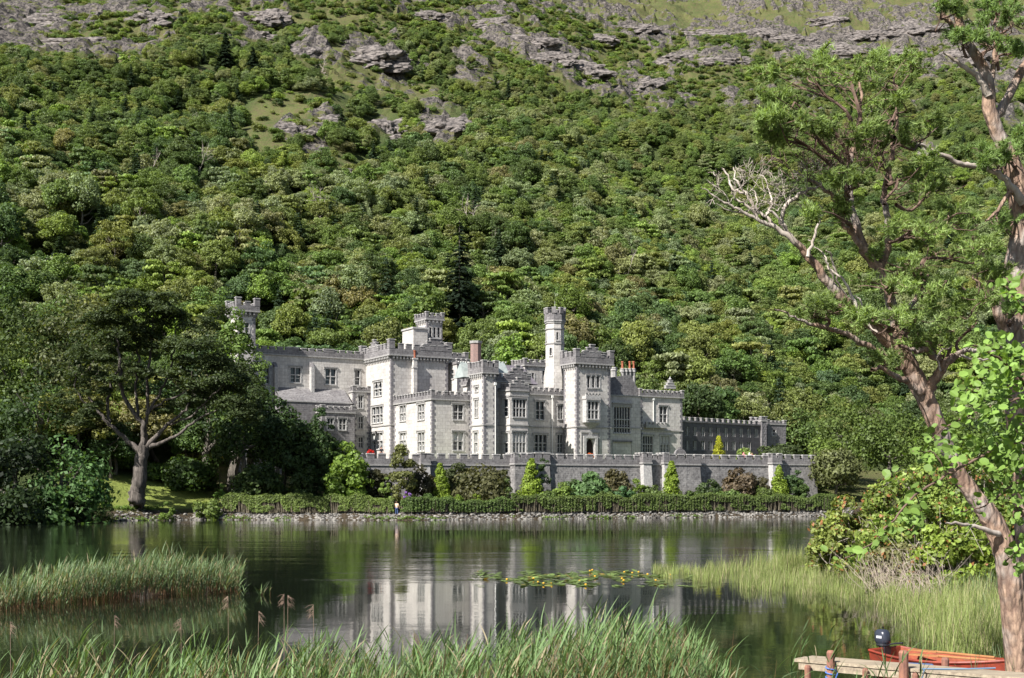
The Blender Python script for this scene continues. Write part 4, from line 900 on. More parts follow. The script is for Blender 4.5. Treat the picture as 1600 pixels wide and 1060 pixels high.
# tall dark spruce behind the castle and other slope landmarks
p = hit(718, 560, 150); s = 0
def lone_conifer(px, pyb, top, wpx, label, seed, c=(.028, .045, .022), Y0=150):
    p = hit(px, pyb, Y0); h_ = EYE+(HZ-top)*p.y/F-p.z; r = wpx*p.y/F/2
    t = empty('spruce_tree', p); tag(t, label, 'tree'); mb = conifer(seed, r, h_, 30, 130, .26); print('spruce', tuple(p), h_, r)
    o = bpy.data.objects.new('crown', mb.mesh('crown', M['leaf'])); C.objects.link(o); o.parent = t; tint(o, c)
    mb = MB(); mb.tube([(0, 0, -.5), (0, 0, h_*.97)], [.32, .05], 7); mb.build('trunk', M['bark'], None).parent = t
lone_conifer(718, 520, 340, 84, 'tall dark spruce standing behind the castle, above the lookout tower', 501, (.022, .036, .02))
lone_conifer(352, 118, 48, 40, 'dark pointed conifer high on the slope below the upper left crags', 502, (.03, .05, .025))
lone_conifer(395, 130, 72, 34, 'dark conifer right of the tallest one below the upper left crags', 503, (.03, .05, .025))
plant('broadleaf_tree', 800, 212, 70, 523, (.17, .26, .05), 'bright green rounded tree directly behind the castle roofs', 'tree', trunk=True, leaf=.3)
plant('broadleaf_tree', 665, 214, 60, 440, (.11, .16, .035), 'bushy green tree between the main tower and the dark spruce', 'tree', trunk=True, leaf=.3, base=12)
plant('broadleaf_tree', 960, 405, 0.1+62, 140, (.13, .24, .06), 'fresh green tree on the upper slope below the ravine', 'tree', trunk=True, leaf=.4) if False else None
# left shore wood
LW = [('broadleaf_tree', 108, 141, 150, 652, (.08, .15, .045), 'rounded fresh green tree leaning over the water, left shore', 'round', True),
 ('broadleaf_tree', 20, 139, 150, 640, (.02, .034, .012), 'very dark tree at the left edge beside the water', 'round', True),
 ('broadleaf_tree', 60, 165, 170, 560, (.04, .068, .02), 'dark rounded tree behind the fresh green shore tree', 'round', True),
 ('broadleaf_tree', 130, 178, 170, 455, (.09, .105, .04), 'brownish green wide tree up the bank, far left', 'round', True),
 ('broadleaf_tree', 40, 178, 150, 470, (.07, .10, .03), 'olive green tree on the bank at the left edge', 'round', True),
 ('broadleaf_tree', 330, 176, 120, 520, (.032, .055, .018), 'dark broad tree right behind the spreading cypress', 'round', True),
 ('broadleaf_tree', 388, 170, 120, 600, (.045, .075, .024), 'dark tree below the far left tower', 'round', True),
 ('broadleaf_tree', 366, 175, 84, 480, (.12, .18, .045), 'light green leafy tree in front of the far left tower', 'round', True),
 ('broadleaf_tree', 398, 174, 50, 540, (.12, .18, .045), 'small light green tree at the left end of the long wing', 'round', True),
 ('broadleaf_tree', 440, 172, 90, 628, (.05, .085, .027), 'dark bush tree below the left wing', 'round', True),
 ('broadleaf_tree', 470, 169, 80, 660, (.045, .078, .024), 'dark low tree left of the columnar cypress', 'round', True),
 ('rhododendron', 405, 164, 90, 712, (.055, .085, .022), 'broad dark green shrub on the lawn edge, left garden', 'round', False),
 ('rhododendron', 475, 164, 50, 718, (.05, .08, .022), 'dome-shaped green shrub in the dark gap left of the golden bush', 'round', False),
 ('rhododendron', 300, 172, 90, 700, (.05, .085, .022), 'green shrub bank behind the lawn', 'round', False),
 ('rhododendron', 190, 176, 80, 712, (.07, .11, .025), 'green shrub left of the cypress trunk', 'round', False),
 ('rhododendron', 245, 174, 70, 715, (.08, .13, .03), 'sunlit shrub just behind the cypress trunk', 'round', False),
 ('cypress_tree', 499, 165, 34, 634, (.05, .09, .03), 'dark green columnar cypress left of the main tower', 'column', False),
 ('cypress_tree', 517, 167, 22, 660, (.04, .07, .025), 'narrow dark cypress beside the taller columnar one', 'column', False),
 ('golden_bush', 543, 161.5, 74, 684, (.15, .225, .04), 'large golden green bush at the left end of the terrace wall', 'round', False),
 ('box_bush', 343, 160.5, 24, 746, (.13, .22, .04), 'small round clipped bush at the left end of the shore hedge', 'round', False),
 ('low_bush', 262, 153.5, 30, 776, (.12, .18, .035), 'low bright bush on the lawn bank below the cypress', 'round', False),
 ('low_bush', 160, 149, 40, 762, (.045, .07, .02), 'low dark bush at the water edge under the cypress', 'round', False),
 ('low_bush', 322, 158.2, 46, 770, (.14, .19, .05), 'scrubby bush before the left end of the hedge', 'round', False)]
LW += [('dark_bush', 498, 170, 70, 634, (.05, .08, .025), 'dark evergreen mass below the left wing roof', 'round', False), ('dark_bush', 532, 168.5, 60, 655, (.07, .12, .03), 'green bush against the low screen wall, left of the main tower', 'round', False),
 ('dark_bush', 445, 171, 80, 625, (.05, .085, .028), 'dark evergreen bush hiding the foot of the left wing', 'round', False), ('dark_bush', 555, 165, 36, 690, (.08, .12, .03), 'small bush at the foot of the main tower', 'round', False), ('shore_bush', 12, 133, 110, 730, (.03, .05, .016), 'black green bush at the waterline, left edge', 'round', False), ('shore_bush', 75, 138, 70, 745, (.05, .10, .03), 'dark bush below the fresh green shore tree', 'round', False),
 ('shore_bush', 122, 143.0, 60, 745, (.04, .07, .02), 'dark bush overhanging the water right of the fresh green shore tree', 'round', False), ('shore_bush', 40, 134, 60, 765, (.04, .07, .02), 'low dark bush touching the water near the left edge', 'round', False)]
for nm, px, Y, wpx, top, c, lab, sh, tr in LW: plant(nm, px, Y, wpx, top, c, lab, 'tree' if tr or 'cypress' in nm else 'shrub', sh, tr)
# garden below the terrace wall: (column, row of top, row of foot, width, colour, kind)
def shoreY(px):
    a = np.arange(100, 260, .2); xx = (px-800)/F*a; k_ = np.nonzero(a > np.interp(xx, SH_X, SH_Y))[0][0]; return a[k_]
GD = [('wall_climber', 715, 716, 50, (.06, .075, .028), 'round', 'dark climber covering the wall right of the first golden conifer', 10),
 ('wall_climber', 780, 718, 40, (.07, .075, .03), 'round', 'bronze climber against the wall left of the widest pier', 10), ('wall_climber', 893, 735, 40, (.07, .11, .035), 'round', 'green climber on the wall right of the widest pier', 9),
 ('wall_climber', 1108, 738, 44, (.06, .09, .03), 'round', 'dark green climber in the shadowed recess of the wall', 9), ('wall_climber', 1185, 728, 40, (.10, .09, .05), 'round', 'brown climber left of the brown flowering bush', 9), ('wall_climber', 1240, 726, 40, (.06, .10, .035), 'round', 'dark shrub right of the rightmost golden conifer', 9),
 ('low_bush', 1020, 752, 44, (.10, .14, .04), 'round', 'low green shrub between the double pier and the crest conifer', 6), ('low_bush', 1195, 756, 40, (.11, .15, .04), 'round', 'low green shrub left of the rightmost golden conifer', 6), ('low_bush', 855, 758, 36, (.11, .16, .04), 'round', 'low shrub at the foot of the dark conifer', 5), ('low_bush', 945, 762, 40, (.12, .17, .05), 'round', 'low pale green shrub before the middle of the wall', 4.5), ('golden_conifer', 688, 719, 34, G_LIME, 'column', 'golden green conical conifer at the left of the wall garden', 8),
 ('golden_conifer', 830, 712, 42, G_LIME, 'column', 'golden conical conifer before the widest pier of the wall', 8),
 ('golden_conifer', 1049, 718, 37, G_LIME, 'column', 'golden conical conifer below the crested parapet', 8),
 ('golden_conifer', 1217, 725, 34, G_LIME, 'column', 'rightmost golden conical conifer below the terrace wall', 8),
 ('dark_conifer', 850, 716, 24, (.05, .09, .025), 'column', 'dark green conifer touching the widest pier, right of the golden one', 9),
 ('palm_like_tree', 630, 697, 44, (.13, .14, .045), 'column', 'shaggy brownish green cordyline in front of the left end of the wall', 6),
 ('red_leaved_hedge', 748, 717, 112, (.085, .085, .034), 'round', 'dark bronze overhanging shrub against the wall between two piers', 9),
 ('bronze_bush', 660, 718, 50, (.065, .06, .03), 'round', 'bronze dark bush left of the first golden conifer', 9),
 ('bronze_bush', 590, 716, 50, (.055, .055, .025), 'round', 'dark shrub below the left end of the parapet', 8),
 ('light_shrub', 603, 738, 24, (.16, .23, .05), 'round', 'small light green shrub beside the golden bush', 6),
 ('light_shrub', 787, 746, 34, (.11, .16, .05), 'round', 'grey green shrub at the foot of the widest pier', 6),
 ('laurel_shrub', 920, 733, 70, (.10, .17, .06), 'round', 'broad fresh green shrub at the middle of the wall', 7),
 ('bronze_bush', 962, 722, 54, (.095, .085, .04), 'round', 'brown bush against the middle of the wall', 9),
 ('light_shrub', 998, 732, 30, (.16, .23, .04), 'round', 'light green rounded shrub left of the double pier', 7),
 ('light_shrub', 880, 748, 40, (.14, .20, .04), 'round', 'yellow green low shrub right of the dark conifer', 6),
 ('laurel_shrub', 975, 756, 44, (.09, .17, .07), 'round', 'low blue green shrub below the brown bush', 5),
 ('low_bush', 1085, 757, 34, (.08, .12, .03), 'round', 'low dark green bush right of the crest conifer', 7),
 ('bronze_bush', 1155, 724, 58, (.12, .09, .055), 'round', 'brown flowering bush in the last bay of the wall', 9),
 ('light_shrub', 1180, 738, 24, (.12, .17, .03), 'round', 'yellow green shrub beside the brown flowering bush', 8),
 ('laurel_shrub', 1250, 742, 30, (.09, .14, .04), 'round', 'green shrub at the right end of the terrace wall', 7),
 ('light_shrub', 711, 766, 34, (.17, .25, .04), 'round', 'bright clipped shrub rising from the hedge, left of centre', 3.2),
 ('light_shrub', 744, 765, 22, (.20, .27, .035), 'round', 'small yellow shrub rising from the hedge', 3.2),
 ('laurel_shrub', 660, 762, 40, (.08, .13, .035), 'round', 'rounded green shrub between the person and the golden conifer', 4.5),
 ('low_bush', 1135, 762, 60, (.10, .15, .04), 'round', 'low flowering border below the last bay', 5.5),
 ('purple_flower_bush', 637, 759, 14, (.30, .16, .50), 'round', 'small purple flowering bush beside the visitor on the shore path', 3.6)]
for nm, px, top, wpx, c, sh, lab, back in GD:
    Y = shoreY(px)+back; plant(nm, px, Y, wpx, top, c, lab, 'conifer' if 'conifer' in nm else 'shrub', 'cone' if 'golden_con' in nm else sh, nm == 'palm_like_tree', trunk_m='bark', ncl=90 if 'golden_con' in nm else None, clump=.62 if 'golden_con' in nm else .34, per=95)
# planting on the terrace itself
for nm, px, Y, wpx, top, c, lab, sh in [('golden_conifer', 1123, 200, 26, 679, (.33, .34, .03), 'small bright yellow conifer on the terrace before the service wing', 'cone'), ('light_shrub', 1165, 198, 44, 699, (.17, .23, .06), 'low pale green shrub on the terrace', 'round'),
    ('dark_bush', 1218, 204, 74, 684, (.055, .075, .025), 'wide dark bush at the right end of the terrace', 'round'), ('laurel_shrub', 1290, 204, 90, 672, (.12, .17, .035), 'sunlit green bush behind the right end of the wall', 'round'),
    ('cordyline_tree', 1308, 194, 84, 703, (.12, .135, .05), 'shaggy grey green cordyline clump right of the terrace wall', 'round'), ('broadleaf_tree', 1320, 212, 120, 625, (.10, .14, .035), 'bushy tree on the right above the shaggy cordyline', 'round'),
    ('broadleaf_tree', 1390, 200, 130, 640, (.09, .13, .03), 'rounded green tree behind the pine trunk, far shore', 'round'), ('broadleaf_tree', 1480, 195, 150, 650, (.11, .16, .035), 'green tree on the far shore at the right', 'round'),
    ('broadleaf_tree', 1250, 240, 90, 640, (.10, .15, .04), 'light green tree behind the end tower', 'round'),
    ('broadleaf_tree', 1590, 190, 150, 640, (.08, .12, .03), 'green tree on the far shore at the right edge', 'round')]:
    plant(nm, px, Y, wpx, top, c, lab, 'shrub' if 'tree' not in nm else 'tree', sh, 'tree' in nm, base=(GZ-.1 if px < 1230 and Y < 207 else None))
# the two clipped hedges along the shore: leafy top, bare stems showing below
def hedge(px0, px1, back, h, w_, label, c, seed):
    rng = np.random.default_rng(seed); n = int((px1-px0)*.9); P = []; N_ = []; st = MB(); root = None
    for px in np.linspace(px0, px1, n):
        Y = shoreY(px)+back; x = (px-800)/F*Y; z = float(height(x, Y)); hh_ = h*(.8+.4*float(vn(px*.05, 3, seed))+.15*float(vn(px*.21, 9, seed)))
        if root is None: root = empty('hedge', (x, Y, z)); tag(root, label, 'hedge')
        k_ = 150; u = rng.uniform(-1, 1, (k_, 2)); q = rng.uniform(size=k_)
        top_ = q < .45; zz = np.where(top_, hh_+rng.normal(0, .06, k_), hh_*(1-rng.uniform(0, 1, k_)**1.1*.98)); yy = np.where(top_, u[:, 0]*w_, -w_+rng.normal(0, .07, k_))
        bare_ = (fbm(np.full(k_, px*.08), zz*.8, 2, seed) > .58) & (zz < hh_*.6); 
        P_ = np.stack([x+u[:, 1]*.12*Y/160*.8, Y+yy, z+zz], 1)[~bare_]; P.append(P_)
        N_.append(unit(np.where(top_[:, None], [0, -.2, 1.], [-.2, -1, .25])+rng.normal(0, .5, (k_, 3)))[~bare_])
        for j in range(2):
            a = rng.normal(0, .15, 4); st.tube([(x+a[0], Y-w_*.8+a[1], z-.1), (x+a[0]+a[2], Y-w_*.92+a[3]*.3, z+hh_*.9)], [.03, .012], 3)
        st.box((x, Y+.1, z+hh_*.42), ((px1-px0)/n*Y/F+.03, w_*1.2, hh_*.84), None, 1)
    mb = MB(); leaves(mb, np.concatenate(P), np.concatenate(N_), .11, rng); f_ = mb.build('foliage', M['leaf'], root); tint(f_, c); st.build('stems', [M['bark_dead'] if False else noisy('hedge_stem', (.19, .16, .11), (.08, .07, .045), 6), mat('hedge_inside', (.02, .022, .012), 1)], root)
hedge(350, 615, 1.9, 1.75, .8, 'left shore hedge with bare brown stems and leafy green top', (.125, .17, .04), 11)
hedge(628, 800, 1.9, 1.3, .8, 'lower green shore hedge right of the visitor', (.085, .13, .032), 12)
hedge(800, 1306, 1.9, 1.75, .8, 'long right shore hedge with brown stems below the terrace wall', (.10, .14, .035), 13)
# stones of the lake bank
rng = np.random.default_rng(3); mb = MB(); ico = bmesh.new(); bmesh.ops.create_icosphere(ico, subdivisions=1, radius=1); IV = np.array([v.co[:] for v in ico.verts]); IF = np.array([[v.index for v in f.verts] for f in ico.faces]); ico.free()
for i in range(5200):
    px = rng.uniform(170, 1330); b_ = rng.uniform(-.15, 2.3)**1.0; Y = shoreY(px)+b_ if i % 6 == 0 or True else 0; x = (px-800)/F*Y+rng.normal(0, .3); z = float(np.interp(b_, [0, 2.4], [-.02, 1.25]))
    s = rng.uniform(.07, .24)*np.array([1.3, 1, .7]); mb.raw(IV*(1+rng.uniform(-.25, .25, IV.shape))*s+np.array([x, Y, z]), IF, 0)
tag(mb.build('bank_stones', noisy('bank_stone', (.30, .28, .25), (.06, .055, .05), 1.6, lo=.38, hi=.62)), 'grey rubble stones lining the far bank at the waterline', 'stones', kind='stuff')
# tufts between stones and hedge
rng = np.random.default_rng(5); mb = MB(); PP = []; NN = []
for i in range(900):
    px = rng.uniform(170, 1330); 
    if vn(px*.03, 1, 4) < .42: continue
    Y = shoreY(px)+rng.choice([.1, 2.3, 2.6], p=[.25, .4, .35])+rng.normal(0, .15); x = (px-800)/F*Y; z = max(.03, float(height(x, Y))); k_ = 26
    PP.append(np.array([x, Y, z+.12])+rng.normal(0, 1, (k_, 3))*[.3, .2, .12]); NN.append(unit(rng.normal(0, .6, (k_, 3))+[0, -.3, .8]))
leaves(mb, np.concatenate(PP), np.concatenate(NN), .10, rng); o = mb.build('bank_herbs', M['leaf']); tint(o, (.12, .19, .035)); tag(o, 'green weeds growing along the stony bank', 'weeds', kind='stuff')
# ================================================================ big trees drawn limb by limb
def wp(px, py, Y): return np.array([(px-800)/F*Y, Y, EYE+(HZ-py)/F*Y])
def spline(pts, n=4):
    """smooth path through (x,y,z,r) points"""
    P = np.array(pts, float); out = []
    for i in range(len(P)-1):
        p0, p1, p2, p3 = P[max(i-1, 0)], P[i], P[i+1], P[min(i+2, len(P)-1)]
        for t in np.linspace(0, 1, n, endpoint=False): out.append(.5*((2*p1)+(p2-p0)*t+(2*p0-5*p1+4*p2-p3)*t*t+(-p0+3*p1-3*p2+p3)*t**3))
    out.append(P[-1]); return np.array(out)
def limb(mb, pts, Y, rng, dY=0.0, seg=8, wob=.012, mi=0, rs=1.0):
    """pts = (photo column, row, radius in photo px); the limb leans dY metres away over its length"""
    n = len(pts); Q = []
    for i, (a, b, r) in enumerate(pts):
        y = Y+dY*i/max(1, n-1); Q.append((*wp(a, b, y), r*y/F*rs*(.88 if Y < 25 and r < 14 else 1)))
    S = spline(Q, 5); S[1:-1, :3] += rng.normal(0, wob, (len(S)-2, 3)); mb.tube(S[:, :3], np.maximum(S[:, 3], .004), seg, mi)
    return S
# ---- the great spreading cypress on the lawn
rng = np.random.default_rng(21)
cyp = empty('cypress_tree', tuple(wp(216, 768, 155.5))); tag(cyp, 'big spreading dark cypress with bare grey limbs on the left lawn', 'tree')
mb = MB(); YC = 155.5
LB = [[(213, 786, 20), (214, 774, 18), (216, 758, 17), (220, 725, 15), (222, 700, 14)], [(220, 705, 9), (200, 690, 6), (180, 672, 5), (160, 650, 4.5), (138, 620, 3)], [(222, 705, 9), (226, 680, 7), (222, 660, 6), (205, 640, 5), (192, 615, 4.5), (188, 580, 4), (186, 545, 2.5), (180, 515, 1.5)],
      [(225, 690, 7), (228, 665, 5), (232, 640, 4), (230, 600, 3.5), (234, 560, 3), (240, 520, 2), (238, 480, 1.2)], [(226, 700, 8), (246, 680, 5), (262, 664, 4), (290, 640, 3), (300, 615, 2.2), (306, 590, 1.2)],
      [(230, 700, 7), (256, 690, 4), (285, 675, 3.5), (310, 655, 2.5), (340, 640, 1.5)], [(229, 650, 4), (246, 620, 3.2), (262, 590, 2.6), (272, 550, 2), (275, 510, 1.2)], [(215, 650, 4), (212, 600, 3), (216, 560, 2.6), (210, 525, 1.6)],
      [(170, 662, 4), (168, 630, 3.6), (175, 600, 3), (186, 575, 2.4)], [(150, 640, 3), (130, 628, 2.2), (118, 600, 1.8), (125, 570, 1)], [(290, 640, 2.5), (320, 610, 2), (345, 570, 1.2)], [(262, 664, 3), (300, 650, 2.5), (328, 622, 1.8), (350, 600, 1)],
      [(238, 640, 3), (262, 625, 2.4), (290, 610, 1.8), (300, 580, 1)]]
for i, l in enumerate(LB): limb(mb, l, YC, rng, dY=[0, -1, -2, 1, -2, -3, 2, 3, 1, -2, 3, -3, -4][i], seg=9 if i == 0 else 6, wob=.09, rs=.68)
mb.build('trunk', M['bark_cypress'], cyp, smooth=True)
PADS = [(240, 462, 40, 14), (205, 478, 42, 16), (262, 480, 45, 18), (175, 500, 45, 18), (225, 510, 60, 20), (285, 505, 50, 20), (320, 510, 40, 22), (150, 520, 40, 20), (195, 540, 50, 20), (255, 545, 45, 18), (310, 550, 60, 26), (140, 560, 45, 22), (120, 590, 40, 20),
        (345, 570, 45, 26), (160, 600, 30, 14), (100, 620, 40, 22), (330, 600, 60, 28), (370, 610, 45, 28), (145, 640, 26, 10), (120, 655, 30, 14), (300, 625, 40, 14), (350, 645, 60, 24), (390, 650, 30, 26), (230, 585, 30, 10), (275, 590, 30, 10), (205, 575, 20, 8), (250, 645, 20, 6), (170, 560, 30, 12), (290, 572, 40, 14)]
P = []; N_ = []
for (a, b, rx, rz) in PADS:
    for lay in range(5):
        c = wp(a+rng.normal(0, rx*.42), b+rng.normal(0, rz*.5), YC+rng.uniform(-5, 4.5)); k_ = int(rx*16); R_ = rx*YC/F*.52
        th = rng.uniform(0, 6.283, k_); rr = np.sqrt(rng.uniform(0, 1, k_))*R_; z = rng.normal(0, rz*YC/F*.13, k_)+(1-(rr/R_)**2)*rz*YC/F*.5
        P.append(c+np.stack([np.cos(th)*rr, np.sin(th)*rr*1.1, z], 1)); N_.append(unit(np.stack([np.cos(th)*.4, np.sin(th)*.4, np.ones(k_)], 1)+rng.normal(0, .45, (k_, 3))))
mb = MB(); P = np.concatenate(P); N_ = np.concatenate(N_); keep = (fbm(P[:, 0]*.8, P[:, 2]*1.5, 3, 8) > .41)
leaves(mb, P[keep], N_[keep], .19, rng, aspect=.5); tint(mb.build('crown', M['leaf'], cyp), (.055, .076, .028))

# ---- scots pines of the near bank
def tufts(mb, P, dirs, rng, n=26, L=.085, w=.0075, mi=0):
    """needle brushes: n needles fanning from each shoot tip"""
    k_ = len(P); PP = np.repeat(P, n, 0); dd = np.repeat(dirs, n, 0); d = unit(dd*.75+rng.normal(size=(k_*n, 3))*.62)
    base = PP-np.repeat(dirs, n, 0)*rng.uniform(0, .09, (k_*n, 1)); t = base+d*(L*rng.uniform(.7, 1.2, (k_*n, 1))); s = unit(np.cross(d, rng.normal(size=(k_*n, 3))))*w
    V = np.stack([base-s, base+s, t+s*.25, t-s*.25], 1).reshape(-1, 3); mb.raw(V, np.arange(4*k_*n).reshape(-1, 4), mi)
def pine_pads(root, pads, Y, rng, dens=1.0, tw_m='twig', col=(.115, .19, .085)):
    tf_ = MB(); tw_ = MB()
    for (a, b, rx, ry, hx, hy, dy) in pads:
        h0 = wp(hx, hy, Y+dy*.4); pc = wp(a*.75+hx*.25, b+ry*.7, Y+dy*.9); main = spline([(*h0, 1), (*(h0*.6+pc*.4+rng.normal(0, .09, 3)), 1), (*(h0*.25+pc*.75+rng.normal(0, .08, 3)), 1), (*pc, 1)], 3)[:, :3]
        tw_.tube(main, np.linspace(.034, .012, len(main)), 5)
        for i in range(int(rx/9)):            # bare inner twigs below the foliage
            st_ = main[rng.integers(2, len(main))]; e = wp(a+rng.uniform(-1, 1)*rx*.9, b+ry*rng.uniform(.1, 1.2), Y+dy+rng.normal(0, .5)); m1 = st_*.5+e*.5+rng.normal(0, .07, 3); tw_.tube(spline([(*st_, .01), (*m1, .01), (*e, .01)], 4)[:, :3]+rng.normal(0, .012, (9, 3)), np.linspace(.010, .003, 9), 3)
        sub = max(3, int(rx*ry/560)); sc_ = Y/F
        for i in range(sub):
            th = rng.uniform(0, 6.283); q = np.sqrt(rng.uniform())*.85; c = wp(a+math.cos(th)*rx*q, b+math.sin(th)*ry*q*.9+ry*.1, Y+dy+rng.normal(0, .5))
            hub = main[rng.integers(4, len(main))]; m1 = hub*.5+c*.5+np.array([0, 0, -.06])+rng.normal(0, .11, 3); tw_.tube(spline([(*hub, .02), (*m1, .014), (*c, .008)], 3)[:, :3], np.linspace(.017, .006, 7), 4)
            nt_ = int(rng.uniform(7, 11)*dens); r_ = min(rx, 46)*sc_*.5
            off = rng.normal(0, 1, (nt_, 3))*np.array([r_*.62, r_*.7, min(ry, 26)*sc_*.27])+np.array([0, 0, .05]); T = c+off
            D_ = unit(off*np.array([1, 1, .3])+np.array([0, 0, .13])+rng.normal(0, .05, (nt_, 3)))
            for j in range(nt_):
                mdl = c*.5+T[j]*.5+np.array([0, 0, -.035])+rng.normal(0, .02, 3); tw_.tube([c, mdl, T[j]], [.006, .0045, .003], 3)
            for s_ in range(4): tufts(tf_, T-D_*(.035*s_)+rng.normal(0, .024, T.shape), unit(D_+rng.normal(0, .35, D_.shape)), rng, n=20)
    tint(tf_.build('needles', M['needle'], root), col); tw_.build('twigs', M[tw_m], root)
rng = np.random.default_rng(31); YP = 20.0
pine = empty('pine_tree', (*wp(1598, 1092, YP)[:2], .1)); tag(pine, 'large red-barked pine with a forked leaning trunk rising over the boats', 'tree')
mb = MB()
limb(mb, [(1606, 1180, 32), (1598, 1100, 27), (1590, 1000, 25), (1578, 900, 22.5), (1567, 850, 21), (1545, 806, 19), (1520, 772, 15), (1497, 738, 14), (1480, 700, 14), (1463, 662, 16), (1445, 620, 17), (1427, 585, 17)], YP, rng, 0, 14, .006, rs=.86)
limb(mb, [(1430, 592, 14), (1405, 550, 12.5), (1378, 522, 11), (1342, 490, 9.5), (1302, 452, 8.5), (1264, 402, 7), (1242, 378, 5.6)], YP, rng, -.5, 9)
limb(mb, [(1245, 381, 6), (1215, 357, 4.4), (1188, 346, 3.6), (1160, 331, 2.8), (1140, 320, 2.1), (1122, 312, 1.7), (1108, 300, 1.4), (1096, 292, .8)], YP-.48, rng, -.3, 8, .008, 1)
limb(mb, [(1428, 590, 13), (1414, 548, 13), (1400, 507, 11.5), (1388, 462, 9), (1374, 424, 9), (1352, 392, 8), (1337, 352, 7), (1327, 302, 6), (1330, 255, 5), (1338, 205, 4), (1345, 160, 3), (1340, 115, 1.5)], YP, rng, .8, 9)
limb(mb, [(1372, 424, 8), (1386, 392, 6.5), (1389, 352, 6), (1380, 302, 5), (1392, 245, 4), (1402, 190, 3), (1395, 130, 1.5)], YP+.4, rng, 1.2, 8)
limb(mb, [(1447, 622, 12), (1457, 600, 9.5), (1470, 578, 8.5), (1488, 560, 7), (1500, 552, 5), (1520, 548, 4), (1555, 550, 2)], YP, rng, -.4, 8)
limb(mb, [(1478, 572, 6), (1460, 558, 6), (1448, 546, 5), (1432, 548, 4), (1405, 540, 3)], YP, rng, -.8, 7)
limb(mb, [(1440, 612, 8), (1418, 595, 6), (1398, 588, 5), (1380, 575, 4), (1362, 578, 3)], YP-.1, rng, -.6, 7)
limb(mb, [(1408, 575, 7), (1375, 550, 5.5), (1345, 536, 5), (1318, 520, 4.5), (1290, 513, 4), (1262, 505, 3), (1235, 492, 2), (1210, 483, 1.2)], YP-.1, rng, -.9, 7)
limb(mb, [(1400, 500, 6), (1425, 540, 4), (1430, 510, 3), (1432, 490, 2)][:1]+[(1422, 480, 4.5), (1438, 455, 3.5), (1450, 430, 2.5)], YP, rng, .8, 6)
limb(mb, [(1352, 392, 6), (1335, 372, 5), (1318, 350, 4), (1313, 325, 3.6), (1295, 300, 3.4), (1272, 285, 3), (1262, 280, 2)], YP, rng, -.3, 7)
limb(mb, [(1590, 800, 12), (1604, 792, 13), (1625, 780, 13)], YP+.1, rng, .2, 9)
limb(mb, [(1560, 835, 6), (1530, 824, 4), (1500, 820, 3), (1478, 817, 1.5)], YP-.2, rng, -.5, 6, mi=1)
DEAD = [[(1242, 380, 5), (1222, 350, 4.4), (1226, 325, 4), (1240, 310, 3.6), (1262, 298, 3), (1284, 290, 2)], [(1262, 402, 4), (1272, 372, 2.6), (1280, 345, 2.4), (1283, 325, 1.8), (1276, 318, 1)], [(1215, 357, 3.5), (1192, 335, 3), (1176, 322, 3), (1166, 305, 2.4), (1144, 296, 2.2), (1138, 275, 1.8), (1128, 262, 1)],
        [(1166, 305, 2), (1152, 285, 1.8), (1146, 262, 1)], [(1198, 338, 2.6), (1206, 320, 2.2), (1203, 300, 1.6), (1196, 282, 1.2), (1188, 272, .8)], [(1188, 346, 2.5), (1165, 320, 2.2), (1150, 310, 1.6), (1143, 298, 1)], [(1182, 330, 1.8), (1180, 305, 1.4), (1172, 292, .8)],
        [(1222, 352, 2.4), (1205, 330, 2), (1200, 335, 1)], [(1342, 490, 4), (1320, 440, 2.2), (1296, 420, 2.2), (1288, 400, 1.4), (1262, 375, .8)], [(1342, 492, 4), (1322, 462, 2), (1306, 430, 2), (1298, 398, 1.6), (1291, 392, .8)], [(1300, 452, 3), (1302, 430, 1.6), (1284, 402, 1.2)],
        [(1285, 514, 2), (1280, 496, 1.6), (1268, 488, 1)], [(1160, 331, 2), (1140, 330, 1.2), (1120, 318, .7)], [(1370, 520, 3), (1352, 500, 2), (1345, 470, 1.4), (1330, 460, .8)], [(1500, 556, 2.6), (1530, 562, 2), (1560, 556, 1)], [(1470, 580, 2), (1465, 555, 1.6), (1490, 540, 1)]]
for l in DEAD: limb(mb, l, YP-.4+rng.normal(0, .15), rng, rng.uniform(-.5, .5), 6, .012, 1)
# fine bleached spray at the dead end of the limb
def spray(mb, a, b, n, L, rng, ang=(-2.4, -.7), mi=1, dep=2, r0=.85):
    for i in range(n):
        th = rng.uniform(*ang); l = L*rng.uniform(.5, 1.2); pts = [(a, b, r0)]; x, y_ = a, b
        for j in range(3): th += rng.normal(0, .3); x += math.cos(th)*l/3; y_ += math.sin(th)*l/3; pts.append((x, y_, r0*(1-.25*(j+1))))
        limb(mb, pts, YP-.4+rng.normal(0, .25), rng, rng.normal(0, .3), 3, .004, mi)
        if dep > 0: spray(mb, *pts[2][:2], 3, L*.6, rng, (th-1, th+1), mi, dep-1, r0*.6)
for a, b in ((1140, 320), (1166, 305), (1195, 300), (1215, 330), (1180, 340), (1232, 320), (1262, 298), (1284, 290)): spray(mb, a, b, 3, 42, rng)
for a, b in ((1262, 285), (1310, 300), (1330, 280), (1290, 270), (1340, 250), (1370, 270), (1300, 240), (1240, 280)): spray(mb, a, b, 4, 48, rng, mi=2, r0=.8)
mb.build('trunk', [M['pine_bark'], M['bark_dead'], M['twig']], pine, smooth=True)
